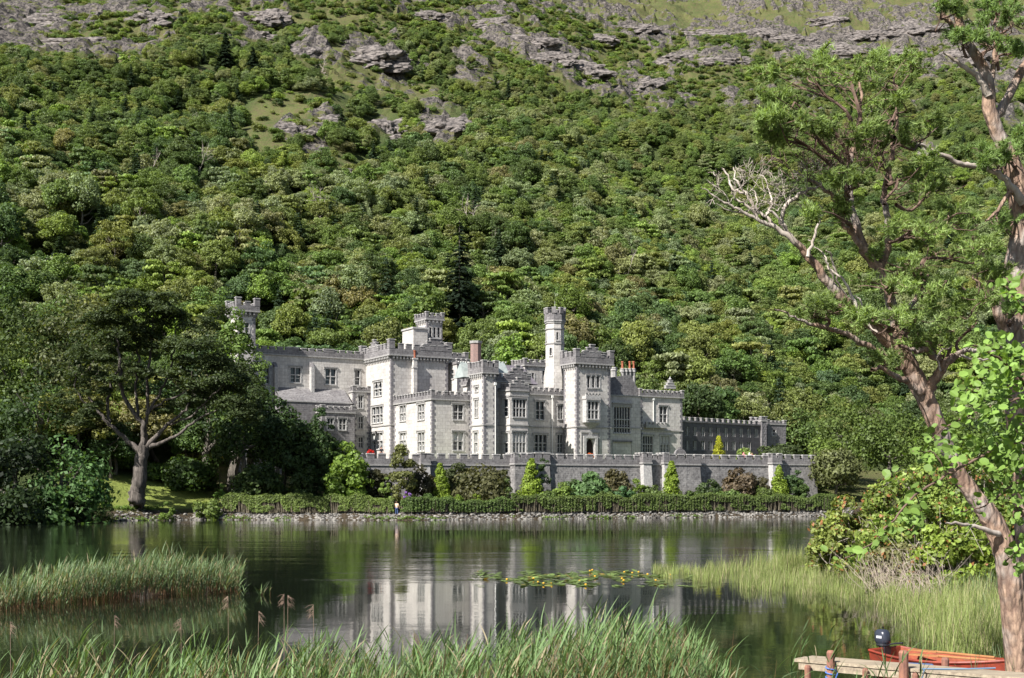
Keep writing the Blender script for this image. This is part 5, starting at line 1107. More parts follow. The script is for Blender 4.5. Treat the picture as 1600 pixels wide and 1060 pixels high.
PP = [(1320, 100, 110, 26, 1345, 190, .5), (1255, 112, 60, 24, 1335, 205, -.5), (1395, 112, 55, 26, 1395, 190, .8), (1215, 150, 30, 14, 1320, 230, -.6), (1250, 190, 70, 20, 1328, 270, -.8), (1330, 195, 70, 22, 1330, 262, -.4), (1205, 180, 24, 12, 1300, 240, -.6), (1212, 215, 26, 12, 1300, 260, -.7),
      (1400, 160, 50, 26, 1398, 215, 1), (1440, 200, 45, 24, 1395, 250, 1.2), (1390, 225, 60, 20, 1385, 290, 1), (1345, 245, 60, 22, 1327, 310, -.2), (1410, 262, 70, 22, 1382, 320, .6), (1330, 272, 34, 12, 1328, 322, -.6), (1300, 325, 36, 20, 1335, 360, -.4),
      (1480, 280, 60, 18, 1400, 320, 1), (1500, 330, 60, 22, 1420, 370, .6), (1440, 350, 60, 22, 1388, 380, .2), (1430, 395, 80, 24, 1395, 440, -.3), (1500, 385, 60, 28, 1440, 430, .4), (1380, 440, 50, 16, 1395, 480, -.4), (1455, 440, 60, 22, 1438, 470, 0), (1540, 420, 40, 30, 1500, 450, .4),
      (1300, 470, 60, 14, 1345, 500, -.6), (1265, 488, 34, 9, 1290, 512, -.7), (1350, 490, 44, 16, 1380, 520, -.5), (1420, 490, 60, 20, 1410, 530, -.3), (1480, 500, 60, 24, 1480, 560, 0), (1530, 480, 44, 26, 1500, 552, 0), (1380, 560, 20, 8, 1385, 580, -.4), (1455, 530, 50, 12, 1470, 570, -.2)]
pine_pads(pine, PP, YP, rng, 1.15, col=(.23, .31, .10))
# second pine, behind and to the right
rng = np.random.default_rng(37); Y2 = 24.0
pine2 = empty('pine_tree', (*wp(1618, 980, Y2)[:2], .6)); tag(pine2, 'orange-barked pine at the right edge, standing behind the leaning one', 'tree')
mb = MB()
limb(mb, [(1620, 1010, 30), (1616, 900, 27), (1606, 760, 24), (1594, 640, 23), (1586, 540, 22), (1588, 440, 21), (1598, 360, 19), (1592, 300, 17), (1580, 255, 14), (1562, 215, 12.5), (1546, 170, 12), (1543, 130, 11), (1530, 95, 9), (1508, 60, 8), (1496, 20, 7.5), (1490, -40, 7), (1484, -110, 5)], Y2, rng, 0, 12, .006)
limb(mb, [(1550, 190, 10), (1572, 160, 8), (1588, 125, 8), (1606, 95, 7), (1640, 50, 5)], Y2+.1, rng, .5, 8)
limb(mb, [(1545, 150, 7), (1528, 120, 5), (1508, 106, 4), (1490, 92, 3), (1474, 82, 1.6)], Y2-.1, rng, -.3, 7, mi=1)
limb(mb, [(1545, 165, 7), (1550, 120, 5), (1556, 80, 5), (1560, 40, 4)], Y2, rng, .3, 7)
limb(mb, [(1600, 318, 9), (1580, 290, 6), (1562, 272, 5.5), (1535, 262, 5), (1505, 258, 4.5), (1480, 246, 4), (1450, 232, 3), (1425, 222, 1.6)], Y2-.3, rng, -.8, 7, mi=1)
limb(mb, [(1560, 272, 4), (1572, 240, 4), (1568, 225, 2)], Y2-.3, rng, -.2, 6)
limb(mb, [(1500, 50, 5), (1480, 30, 4), (1468, 5, 3), (1455, -30, 2)], Y2, rng, -.3, 6)
limb(mb, [(1588, 500, 12), (1572, 520, 9), (1560, 490, 9), (1550, 455, 8), (1540, 420, 7), (1532, 395, 6), (1520, 370, 4)], Y2-.2, rng, -.5, 8)
limb(mb, [(1606, 330, 6), (1580, 300, 4), (1560, 330, 3), (1540, 345, 2)], Y2-.2, rng, -.5, 6)
mb.build('trunk', [M['pine_bark'], M['bark_dead'], M['twig']], pine2, smooth=True)
pine_pads(pine2, [(1570, 30, 44, 16, 1530, 95, .2), (1540, 60, 40, 14, 1535, 100, -.3), (1500, 50, 26, 12, 1510, 90, -.3), (1590, 20, 30, 18, 1560, 60, .3), (1560, 8, 50, 16, 1545, 60, .3), (1480, 10, 20, 14, 1470, 30, -.3), (1590, 70, 24, 14, 1560, 110, .2), (1585, 230, 30, 14, 1585, 262, -.4), (1560, 250, 30, 10, 1565, 272, -.5),
                  (1575, 350, 34, 16, 1560, 330, -.4), (1590, 480, 26, 18, 1570, 520, -.5), (1560, 560, 34, 24, 1585, 600, -.4), (1535, 230, 30, 12, 1540, 262, -.5), (1600, 210, 20, 10, 1590, 250, -.3)], Y2, rng, 1.3, col=(.20, .29, .095))

# ---- alder boughs hanging in from the right, close to the camera
rng = np.random.default_rng(41); YA = 7.2
alder = empty('alder_bush', (3.6, 7.2, float(height(3.6, 7.2)))); tag(alder, 'leafy alder boughs with large rounded green leaves hanging in from the right', 'bush')
ASt = [[(1760, 1240, 10), (1700, 900, 8), (1650, 650, 6), (1560, 645, 2.6), (1500, 700, 2.2)][:3], [(1700, 900, 6), (1640, 700, 4), (1575, 695, 3), (1530, 715, 2.6), (1480, 742, 2.4), (1430, 775, 2), (1390, 820, 1.6), (1360, 850, 1.2), (1320, 872, .8)],
       [(1640, 700, 5), (1600, 600, 3), (1560, 560, 2.4), (1520, 540, 1.5)], [(1650, 650, 4), (1620, 520, 3), (1590, 470, 2), (1560, 440, 1)], [(1640, 720, 4), (1580, 760, 2.4), (1540, 790, 1.6), (1500, 800, 1)], [(1600, 620, 3), (1540, 640, 2), (1490, 660, 1.6), (1450, 690, 1)],
       [(1690, 860, 4), (1640, 830, 2.4), (1600, 850, 1.6), (1570, 880, 1)], [(1480, 742, 1.6), (1460, 710, 1.2), (1425, 705, .8)], [(1430, 775, 1.4), (1440, 800, 1.1), (1420, 830, .7)]]
mb = MB(); node = []
for l in ASt: S = limb(mb, l, YA, rng, rng.uniform(-.5, .5), 6, .004); node.append(S)
mb.build('stems', M['twig'], alder, smooth=True)
mb = MB(); pts = []
for S in node:
    for q in S[2:, :3]:
        p_ = px_of(q[0], q[1], q[2])
        if p_[0] < 1640: pts += [q+rng.normal(0, .035, 3) for _ in range(3)]
for (a, b, rx, ry, n) in [(1590, 640, 60, 90, 230), (1560, 560, 40, 40, 90), (1530, 620, 45, 45, 90), (1500, 690, 30, 22, 22), (1590, 760, 40, 60, 110), (1590, 450, 26, 26, 22), (1470, 712, 40, 14, 22), (1425, 800, 22, 34, 26), (1400, 745, 20, 14, 8), (1345, 860, 26, 12, 6), (1565, 710, 40, 40, 60), (1592, 860, 16, 40, 16)]:
    for i in range(int(n*1.8)): th = rng.uniform(0, 6.283); q = math.sqrt(rng.uniform()); pts.append(wp(a+math.cos(th)*q*rx, b+math.sin(th)*q*ry, YA+rng.uniform(-.45, .6)))
pts = np.array(pts); n = len(pts)
# rounded leaf: six-sided blade folded a little at the midrib, with a short stalk side
outl = np.array([(0, -1), (.62, -.55), (.82, .1), (.5, .75), (0, 1.0), (-.5, .75), (-.82, .1), (-.62, -.55)])
Nn = unit(rng.normal(0, .75, (n, 3))+np.array([-.3, -.35, .7])); T = unit(np.cross(Nn, rng.normal(size=(n, 3)))); B = np.cross(Nn, T); sz_ = (.022*rng.uniform(.45, 1.4, n))[:, None]
V = np.stack([pts+T*sz_*o_[1]+B*sz_*o_[0]+Nn*sz_*abs(o_[0])*.22 for o_ in outl], 1).reshape(-1, 3)
base_ = (np.arange(n)*8)[:, None]; mb.raw(V, (base_+np.array([0, 1, 2, 3, 4])).reshape(n, 5)); mb.raw(V, (base_+np.array([0, 4, 5, 6, 7])).reshape(n, 5)) if False else mb.L.append(((base_+np.array([0, 4, 5, 6, 7])).reshape(n, 5)).ravel()+mb.n-8*n) or mb.S.append(np.full(n, 5)) or mb.M.append(np.full(n, 0))
tint(mb.build('leaves', M['leaf_big'], alder), (.09, .15, .034))

# ---- rhododendron mass on the right bank
def big_bush(px, Y, wpx, top, c, label, seed, dep=1.0, per=190, ncl=60, leaf=.085, stems=True, base=None, dy=.0):
    x = (px-800)/F*Y; z = max(0.05, float(height(x, Y))) if base is None else base; hh_ = EYE+(HZ-top)*Y/F-z; r = wpx*Y/F/2; rng = np.random.default_rng(seed)
    t = empty('rhododendron', (x, Y, z)); tag(t, label, 'bush'); mb = MB(); cc = []
    m_, Cc = crown(seed, r, hh_, ncl, per, leaf, 'dome', clump=.24, ry=r*dep, fill=.35, jit=.7)
    tint(m_.build('foliage', M['leaf_tip'], None), c).parent = t
    for q in Cc[:40]:
        a = np.array([q[0]*.25+rng.normal(0, .2), q[1]*.25, 0]); mb.tube([a, (a+q)/2+rng.normal(0, .12, 3), q], [.035, .022, .01], 4)
        for j in range(3): mb.tube([q*.8, q*.9+rng.normal(0, .25, 3), q+rng.normal(0, .35, 3)], [.012, .008, .004], 3)
    mb.build('branches', M['bark_dead'], None).parent = t
M['leaf_tip'] = leaf_mat('rhododendron_leaves', .25, .45, None, .4, tipped=((.30, .13, .05), .93))
big_bush(1330, 50, 150, 765, (.19, .23, .05), 'low end of the rhododendron mass spilling over the water', 61, .9)
big_bush(1420, 47, 190, 712, (.18, .24, .045), 'tallest yellow green rhododendron behind the leaning pine trunk', 62, .8, ncl=75)
big_bush(1490, 41, 150, 782, (.20, .27, .04), 'bright rhododendron in front, left of the pine trunk above the reeds', 63, .7)
big_bush(1395, 45, 120, 835, (.2, .2, .08), 'half bare twiggy rhododendron at the waterline', 64, .6, per=60)
big_bush(1540, 52, 170, 690, (.16, .22, .045), 'rhododendron behind the pine trunk at the right', 65, .9)
big_bush(1610, 45, 130, 750, (.15, .2, .04), 'rhododendron at the right edge beyond the pine', 66, .8)
big_bush(1290, 53, 70, 815, (.17, .22, .05), 'small rounded rhododendron at the left tip of the mass', 68, .9, ncl=30)
big_bush(1365, 49, 80, 742, (.22, .27, .05), 'pale yellow green rhododendron rising between the two larger ones', 69, .9, ncl=30)
big_bush(1455, 42, 70, 835, (.19, .26, .04), 'low bright rhododendron hanging over the sedge', 70, .8, ncl=26)
# dead brush at its foot
rng = np.random.default_rng(67); mb = MB()
for i in range(150):
    px = rng.uniform(1350, 1480); Y = 45-(px-1275)*.03+rng.normal(0, .8); p = wp(px, 0, Y); p[2] = .05; h_ = rng.uniform(.4, 1.5); q = p+np.array([rng.normal(-.1, .4), rng.normal(0, .3), h_]); m_ = (p+q)/2+rng.normal(0, .1, 3)
    mb.tube([p, m_, q], [.014, .009, .004], 3); mb.tube([m_, m_+rng.normal(0, .22, 3)+np.array([0, 0, .15])], [.007, .003], 3)
tag(mb.build('dead_brush', noisy('dead_twigs', (.42, .35, .28), (.25, .2, .16), 6, bump=0)), 'tangle of dead pale twigs under the rhododendrons at the waterline', 'brush', kind='stuff')

# ================================================================ reeds, sedge and lilies
def blades(mb, base, az, length, width, droop, rng, tilt=.15, seg=4, mi=0):
    """strap leaves: start at base, rise and arch over towards az"""
    n = len(base); t = np.linspace(0, 1, seg+1)[None, :, None]
    d = np.stack([np.cos(az), np.sin(az), np.zeros(n)], 1)[:, None, :]; up = np.array([0, 0, 1.])[None, None, :]
    L = length[:, None, None]; dr = droop[:, None, None]; ti = (tilt*np.ones(n))[:, None, None]
    ctr = base[:, None, :]+d*L*(ti*t+dr*t*t*.75)+up*L*(t*np.sqrt(np.maximum(.05, 1-ti**2))-dr*.62*t**2.2)
    side = np.stack([-np.sin(az), np.cos(az), np.zeros(n)], 1)[:, None, :]; side = unit(side+rng.normal(0, .5, (n, 1, 3)))
    wv = (width[:, None, None])*np.minimum(1, (t*4+.5))*(1-t**2.2)+.0008
    V = np.stack([ctr-side*wv, ctr+side*wv], 2).reshape(n, -1, 3); m = V.shape[1]
    f = []; 
    for i in range(seg): f.append(np.array([2*i, 2*i+1, 2*i+3, 2*i+2]))
    f = np.array(f)[None]+(np.arange(n)*m)[:, None, None]; mb.raw(V.reshape(-1, 3), f.reshape(-1, 4), mi)
def reeds(mb, base, H, rng, nl=8, lw=.012, ll=.42, wind=.1, sr=.004, lowbare=.25, droop=1.0, tilt=.42):
    n = len(base); lean = rng.normal(0, .06, (n, 2))+np.array([wind*.5, 0])
    top = base+np.stack([lean[:, 0]*H, lean[:, 1]*H, H], 1)
    blades(mb, base, np.full(n, wind), H, np.full(n, sr), np.full(n, .04)+np.abs(rng.normal(0, .05, n)), rng, tilt=.04, seg=3, mi=1)
    k_ = np.repeat(np.arange(n), nl); u = rng.uniform(lowbare, 1.0, n*nl)[:, None]
    b = base[k_]+(top-base)[k_]*u*.93; az = np.where(rng.uniform(size=n*nl) < .5, rng.normal(wind, .8, n*nl), rng.uniform(0, 6.283, n*nl))
    sc_ = (H/H.mean())[k_]; blades(mb, b, az, ll*rng.uniform(.5, 1.25, n*nl)*sc_, lw*rng.uniform(.6, 1.2, n*nl), rng.uniform(.05, .6, n*nl)*droop, rng, tilt=tilt, seg=4, mi=0)
def ground0(x, y): return np.maximum(-.25, height(x, y))
# foreground bed
rng = np.random.default_rng(71); mb = MB()
topx = [-40, 60, 120, 200, 320, 400, 470, 560, 640, 720, 800, 870, 920, 980, 1040, 1090, 1125]; topy = [1030, 1010, 1000, 1005, 1000, 1008, 1000, 1012, 1008, 1000, 985, 966, 958, 960, 975, 1010, 1050]
dens = [.2, .22, .35, .25, .4, .5, .55, .6, .8, .9, 1, 1, 1, 1, 1, .8, .4]
B_ = []; H_ = []
for i in range(4200):
    px = rng.uniform(-40, 1130)
    if rng.uniform() > np.interp(px, topx, dens)*(.4+1.1*float(vn(px*.03, i*0+2, 5))): continue
    Y = rng.uniform(12.4, 17.5); tp = np.interp(px, topx, topy)-30+rng.normal(0, 14)+abs(rng.normal(0, 26)); zt = EYE+(HZ-tp)*Y/F; x = (px-800)/F*Y; z = float(ground0(x, Y))
    if zt-z < .35: continue
    B_.append((x, Y, z)); H_.append(zt-z)
reeds(mb, np.array(B_), np.array(H_)*.9, rng, nl=9, lw=.0095, ll=.30, wind=.1, droop=.5, tilt=.44, lowbare=.15)
print('fore reeds', len(B_))
o = mb.build('reed_bed', [M['reed'], M['reed_foot']]); tag(o, 'dense green common reeds along the near shore at the bottom of the picture', 'reeds', kind='stuff')
# left bed, standing in the water
rng = np.random.default_rng(73); mb = MB(); B_ = []; H_ = []
while len(B_) < 1900:
    px = rng.uniform(-30, 374); v_ = rng.uniform(); near = np.interp(px, [0, 374], [34.2, 41.2]); Y = near+v_*3.2
    tp = np.interp(px, [-30, 60, 150, 250, 300, 330, 374], [905, 888, 876, 866, 872, 872, 882])+rng.normal(0, 9)+abs(rng.normal(0, 13))+(1-v_)*6; zt = EYE+(HZ-tp)*Y/F; B_.append(((px-800)/F*Y, Y, -.1)); H_.append(zt+.1)
reeds(mb, np.array(B_), np.array(H_)*.95, rng, nl=8, lw=.011, ll=.30, wind=.3, sr=.006, lowbare=.34, droop=.5, tilt=.34)
o = mb.build('reed_bed', [M['reed_far'], M['reed_foot']]); tag(o, 'green reed bed with brown feet standing in the lake on the left', 'reeds', kind='stuff')
# single reed clumps beside the jetty and stragglers, seed heads
def clump(px, Y, n, top, label, seed, sp=.1, group=None, nl=7, lw=.011, name='reed_clump', ll=.36):
    rng = np.random.default_rng(seed); x = (px-800)/F*Y; z = float(ground0(np.array(x), np.array(Y))); t = EYE+(HZ-top)*Y/F-z
    mb = MB(); b = np.array([x, Y, z])+np.stack([rng.normal(0, sp, n), rng.normal(0, sp, n), np.zeros(n)], 1); reeds(mb, b, t*rng.uniform(.72, 1, n), rng, nl=nl, lw=lw, ll=ll, wind=.1)
    o = mb.build(name, [M['reed'], M['reed_foot']], loc=(x, Y, z)); tag(o, label, 'reeds', group)
clump(1232, 17.6, 5, 955, 'tall reed clump left of the jetty', 81); clump(1278, 18.4, 5, 966, 'second reed clump just left of the jetty post', 82); clump(1140, 16.4, 3, 972, 'single arching reed right of the reed bed', 83, .05)
clump(390, 40, 3, 905, 'thin reed stragglers right of the left reed bed', 84, .3); clump(414, 40.5, 3, 915, 'lone short reed in open water right of the left bed', 85, .12); clump(1380, 15.5, 7, 1005, 'grass tuft before the jetty boards', 86, .12); clump(1436, 15.6, 5, 1012, 'small reed tuft between the jetty posts', 87, .08)
clump(1195, 17, 4, 1010, 'short reed tuft at the left end of the jetty', 88, .1); clump(1345, 16, 5, 1030, 'short grass at the foot of the jetty', 89, .12)
rng = np.random.default_rng(90); mb = MB()
for px, tp in [(18, 972), (176, 962), (358, 932), (400, 955), (444, 928), (450, 930), (494, 945), (285, 966), (646, 990)]:
    Y = rng.uniform(14, 17.5); p = wp(px, 0, Y); p[2] = -.1; q = wp(px+rng.normal(0, 4), tp, Y+.1); m_ = (p+q)/2; mb.tube([p, m_, q], [.004, .0032, .0022], 4)
    sd_ = rng.choice([-1, 1], p=[.25, .75])
    for j in range(22): d = np.array([sd_*rng.uniform(.0, .10), rng.normal(0, .02), -rng.uniform(.02, .11)]); s0 = q-(q-m_)/np.linalg.norm(q-m_)*.006*j; mb.tube([s0, s0+d*.5+[0, 0, .012], s0+d], [.0022, .002, .0008], 3)
tag(mb.build('seed_heads', noisy('dry_reed_plume', (.36, .26, .19), (.24, .16, .12), 9, bump=0)), 'old brown reed stalks with drooping plumes above the near reeds', 'reeds', kind='stuff')
# sedge standing in the water, right
rng = np.random.default_rng(75); mb = MB(); B_ = []; H_ = []
def sedge_at(px, Y, h): B_.append(((px-800)/F*Y, Y, -.05)); H_.append(h)
for i in range(5200):
    px = rng.uniform(1020, 1420); t_ = (px-1020)/400; Yf = np.interp(px, [1020, 1420], [54, 56]); Yn = np.interp(px, [1020, 1080, 1150, 1420], [50, 46.5, 43, 36]); Y = Yn+(Yf-Yn)*rng.uniform()**1.1
    if vn(px*.03, Y*.6, 3) < .38+.2*(1-t_): continue
    sedge_at(px, Y, rng.uniform(.25, .62+.2*t_))
for i in range(3600):
    px = rng.uniform(1330, 1600); Y = rng.uniform(24, 38)
    if px < 1490-(Y-24)*9+rng.normal(0, 14): continue
    sedge_at(px, Y, rng.uniform(.35, 1.0)*np.interp(px, [1340, 1500], [.55, 1.15]))
for i in range(260): sedge_at(rng.normal(1212, 30), rng.uniform(52, 56), rng.uniform(.6, 1.25))
for i in range(420): px = rng.uniform(1225, 1300); sedge_at(px, 53-(px-1225)*.03, rng.uniform(.7, 1.35))
B_ = np.array(B_); H_ = np.array(H_); n = len(B_); k_ = np.repeat(np.arange(n), 3)
blades(mb, B_[k_]+rng.normal(0, .05, (3*n, 3))*[1, 1, 0], rng.uniform(0, 6.283, 3*n), H_[k_]*rng.uniform(.7, 1.1, 3*n), np.full(3*n, .006), rng.uniform(0, .28, 3*n), rng, tilt=.12, seg=3)
tag(mb.build('sedge', M['sedge']), 'thin yellow green sedge growing out of the shallow water on the right', 'sedge', kind='stuff')
rng = np.random.default_rng(76); mb = MB(); bx_ = rng.uniform(4.8, 16, 5000); by_ = rng.uniform(17, 44, 5000); k0 = (bx_ > np.interp(by_, NR_Y, NR_X)-.5) & (px_of(bx_, by_, 0*bx_)[0] > 1450); bx_ = bx_[k0]; by_ = by_[k0]; n = len(bx_)
b = np.stack([bx_, by_, height(bx_, by_)-.03], 1); k_ = np.repeat(np.arange(n), 3)
blades(mb, b[k_]+rng.normal(0, .08, (3*n, 3))*[1, 1, 0], rng.uniform(0, 6.283, 3*n), rng.uniform(.3, .9, 3*n), np.full(3*n, .007), rng.uniform(.05, .4, 3*n), rng, tilt=.15, seg=3)
tag(mb.build('bank_grass', M['reed_far']), 'tall green grass on the right bank round the pine foot', 'grass', kind='stuff')
# water lilies: floating pads, some tilted up, and yellow flowers
rng = np.random.default_rng(77); mb = MB(); fl = MB(); padN = 0
for i in range(1500):
    px = rng.normal(930, 100) if i % 2 else rng.uniform(745, 1115); yy = rng.uniform(893, 917)
    if abs(px-920) > 195 or vn(px*.035, yy*.22, 6) < .44+.14*abs(px-920)/190: continue
    Y = F*EYE/(yy-HZ); x = (px-800)/F*Y; r = rng.uniform(.09, .17); a0 = rng.uniform(0, 6.283); tl = rng.normal(0, .05 if rng.uniform() < .88 else .35, 2)
    a = a0+np.linspace(.25, 6.03, 10); P = np.stack([x+np.cos(a)*r, Y+np.sin(a)*r, .012+abs(tl[0])*r+np.cos(a)*r*tl[0]+np.sin(a)*r*tl[1]*.6+.003*(i % 3)], 1); P = np.vstack([[x, Y, .012+abs(tl[0])*r], P])
    mb.raw(P, [tuple(range(11))])
    if i % 37 == 0: fl.lathe((x+.1, Y, .03), [(.01, 0), (.035, .02), (.045, .05), (.015, .065)], 7)
lp_m = leaf_mat('lily_pad', .15, .5, (.12, .17, .045), .6, tipped=((.36, .24, .05), .94))
tag(mb.build('lily_pads', lp_m), 'floating raft of yellow green water lily pads in the middle of the lake', 'water lilies', kind='stuff')
tag(fl.build('lily_flowers', mat('lily_yellow', (.85, .48, .06), .5)), 'small yellow orange water lily buds among the pads', 'flowers', kind='stuff')
# ================================================================ jetty, boats, people
YJ = 20.5
def jp(px, py, z):      # point of a horizontal plane at height z
    Y = F*(EYE-z)/(py-HZ); return np.array([(px-800)/F*Y, Y, z])
wood = noisy('weathered_plank', (.42, .35, .25), (.22, .175, .13), 3, .85, (.5, 8, 4), .6, .01); postm = noisy('rusty_post', (.36, .17, .11), (.18, .09, .07), 9, .85, (1, 1, .5), .6, .01)
DZ = .62
a = jp(1257, 1029, DZ); b = jp(1268, 1024.5, DZ); far = jp(1570, 1049, DZ)
ax = (far-b)[:2]; ax = ax/np.linalg.norm(ax); wj = .62; nj = np.array([ax[1], -ax[0]]); nj = nj if nj[1] < 0 else -nj
jt = empty('jetty', (a[0], a[1], 0)); tag(jt, 'small weathered plank jetty on rusty posts at the bottom right', 'jetty')
LJ = 4.6; mb = MB(); st = b[:2]; rng = np.random.default_rng(91)
for i in range(3): c = st+ax*LJ/2+nj*(wj*(i+.5)/3); mb.box((*c, DZ-.02+.003*i), (LJ+rng.uniform(-.06, .06), wj/3-.012, .045), ax)
mb.build('deck_board', wood, jt) if False else None
for i in range(3):
    m_ = MB(); c = st+ax*LJ/2+nj*(wj*(i+.5)/3); m_.box((*c, DZ-.02+.003*i), (LJ+rng.uniform(-.06, .06), wj/3-.012, .045), ax); m_.build('deck_board', wood, jt)
for i, off in enumerate((.05, wj-.05)):
    m_ = MB(); c = st+ax*LJ/2+nj*off; m_.box((*c, DZ-.10), (LJ-.1, .05, .1), ax); m_.build('beam', wood, jt)
def post(px, top_py, Yp, r, name='post'):
    p = wp(px, top_py, Yp); m_ = MB(); h_ = p[2]+.5
    prof = [(r*1.0, -h_), (r*1.05, -h_*.5), (r*.97, -.12), (r*1.03, -.03), (r*.8, 0), (r*.4, .006)]; m_.lathe(tuple(p), prof, 10); return m_.build(name, postm, jt, smooth=False), p
for px, tp, dY, r in ((1298, 1017, .35, .062), (1412, 1017, .35, .072), (1477, 1028, -.25, .058), (1262, 1040, .15, .05), (1352, 1045, .5, .045), (1430, 1052, .5, .045)):
    s_ = s_at(st+nj*(wj if dY > 0 else 0), ax, px); q = (st+nj*(wj if dY > 0 else 0))+ax*s_+nj*(.07 if dY > 0 else -.08)
    o, p = post(px, tp, q[1], r)
    if px == 1298:                                    # blue mooring rope round the post
        m_ = MB(); pr_ = [(p[0]+math.cos(t)*(r+.012), p[1]+math.sin(t)*(r+.012), p[2]-.22-.012*t) for t in np.linspace(0, 19, 60)]; m_.tube(pr_, .011, 5); m_.tube([pr_[20], (p[0]+.09, p[1]-.05, p[2]-.34), (p[0]+.03, p[1]-.07, p[2]-.5)], .011, 5)
        tag(m_.build('rope', mat('blue_rope', (.08, .18, .5), .8)), 'blue mooring rope wound round the left jetty post', 'rope')
m_ = MB(); q0 = st+ax*2.0+nj*wj; m_.tube([(*q0, DZ+.02), (*(q0+nj*.05+ax*.05), DZ+.01), (*(q0+nj*.07), DZ-.2), (*(q0+nj*.08-ax*.05), DZ-.5)], .012, 5); m_.tube([(*q0, DZ+.02), (*(q0-nj*.2+ax*.4), DZ+.025), (*(q0-nj*.5+ax*.9), DZ+.05)], .012, 5)
tag(m_.build('rope', mat('grey_rope', (.12, .2, .3), .8)), 'dark rope lying across the jetty boards', 'rope')

def hull(name, L, Bm, D, label, mo, mi_, mg, loc, heading, seats=(), rocker=.16, stern=.72, z0=-.08):
    """open rowing boat: length along +x from transom (0) to bow (L)"""
    t = empty(name, loc); t.rotation_euler = (0, 0, heading); tag(t, label, 'boat')
    ns, nr = 15, 9
    def sect(s, inset=0.0, lift=0.0):
        w_ = Bm/2*(stern+(1-stern)*math.sin(min(1, s*2.1)*math.pi/2))*(1-max(0, (s-.45)/.55)**2.2)+.012-inset; w_ = max(w_, .004)
        sh = D+rocker*(abs(s-.4)**2)*2.2; kz = .16*max(0, s-.6)**1.5*2; out = []
        for j in range(nr):
            a_ = (j/(nr-1)-.5)*math.pi; out.append((s*L*(1-.0*inset), math.sin(a_)*w_*(1 if abs(a_) < 1.5 else 1.02), z0+kz+lift+(sh-kz-lift)*(1-math.cos(a_)**.75)))
        return out
    def shell(inset, lift, flip):
        V = []; 
        for i in range(ns): V += sect(i/(ns-1), inset, lift)
        f = [(i*nr+j, (i+1)*nr+j, (i+1)*nr+j+1, i*nr+j+1) for i in range(ns-1) for j in range(nr-1)]; f = [tuple(reversed(q)) for q in f] if flip else f
        return V, f
    mb = MB(); V, f = shell(0, 0, False); mb.raw(V, f, 0); mb.raw(V[:nr], [tuple(range(nr))], 0)
    V2, f2 = shell(.025, .03, True); mb.raw(V2, f2, 1); mb.raw([(x+.03, y, z) for x, y, z in V2[:nr]], [tuple(reversed(range(nr)))], 1)
    o = mb.mesh('hull', [mo, mi_]); h_ = bpy.data.objects.new('hull', o); C.objects.link(h_); h_.parent = t
    mb = MB()
    for e in (0, nr-1):
        mb.tube([np.array(sect(i/(ns-1))[e]) for i in range(ns)], .024, 6)
    mb.tube([np.array(sect(0)[0]), np.array(sect(0)[-1])], .026, 6); gw = bpy.data.objects.new('gunwale', mb.mesh('gunwale', [mg])); C.objects.link(gw); gw.parent = t
    for s in seats:
        q = sect(s, .02); w_ = q[-1][1]-q[0][1]; mb = MB(); mb.box((s*L, 0, z0+D*.72), (.22, w_*.97, .03)); sO = bpy.data.objects.new('seat', mb.mesh('seat', [M['white']])); C.objects.link(sO); sO.parent = t
    return t, sect
red = noisy('red_boat_paint', (.30, .045, .02), (.16, .03, .018), 5, .5, bump=.3, bd=.004, spec=.4); redin = noisy('boat_inside', (.34, .085, .04), (.19, .05, .03), 5, .6, bump=.3, bd=.004)
orange = noisy('varnished_oar', (.40, .19, .08), (.28, .12, .05), 4, .4, bump=0)
pS, pB = np.array([585/F*22.3, 22.3, .1]), np.array([778/F*20.35, 20.35, .1])
vec = (pB-pS)[:2]; LBt = float(np.linalg.norm(vec)); hd = math.atan2(vec[1], vec[0]); print('boat length', LBt, pS, pB)
boat, sect = hull('rowing_boat', LBt+.15, 1.12, .52, 'red wooden rowing boat with an outboard motor moored beyond the jetty', red, redin, red, (pS[0], pS[1]+.1, 0), hd, seats=(.30, .58, .8))
bm_ = Matrix.Translation((pS[0], pS[1]+.1, 0)) @ Matrix.Rotation(hd, 4, 'Z')
def put(mb, name, mats, parent): o = bpy.data.objects.new(name, mb.mesh(name, mats, smooth=False)); C.objects.link(o); o.parent = parent; return o
mb = MB(); mb.raw([(0, .0, .4), (0, .6, .4), (.45, .62, .42), (.02, .02, .43)], [(0, 1, 2, 3)])
# outboard motor on the transom: leg, bracket, cowl, tiller, propeller
mot = empty('outboard_motor', tuple(bm_ @ Vector((-.05, .02, .43)))); mot.rotation_euler = (0, 0, hd); mot.scale = (.86, .86, .86); tag(mot, 'small black outboard motor clamped to the stern of the red boat', 'outboard motor')
cow = mat('motor_cowl', (.035, .04, .055), .25, .6); blk = mat('black_plastic', (.02, .02, .025), .4, .5); slv = mat('silver_decal', (.55, .56, .6), .3, .6)
mb = MB(); prof = [(.10, .17), (.122, .19), (.128, .26), (.126, .34), (.118, .40), (.09, .445), (.04, .46), (.005, .462)]; mb.lathe((0, 0, 0), prof, 16); mm = mb.mesh('cowl', [cow], True); mm.transform(Matrix.Diagonal((1.2, .95, 1, 1)))
for v in mm.vertices:
    th_ = math.atan2(v.co.y, v.co.x); f_ = 1/(abs(math.cos(th_))**4+abs(math.sin(th_))**4)**.25; v.co.x *= f_; v.co.y *= f_; v.co.x -= (v.co.z-.2)*.12
mm.update(); o = bpy.data.objects.new('cowl', mm); C.objects.link(o); o.parent = mot
mb = MB(); mb.box((0, -.129, .31), (.13, .012, .05)); put(mb, 'decal', [slv], mot)
mb = MB(); mb.lathe((0, 0, 0), [(.12, .12), (.145, .14), (.14, .175), (.10, .18)], 14); put(mb, 'lower_cowl', [blk], mot)
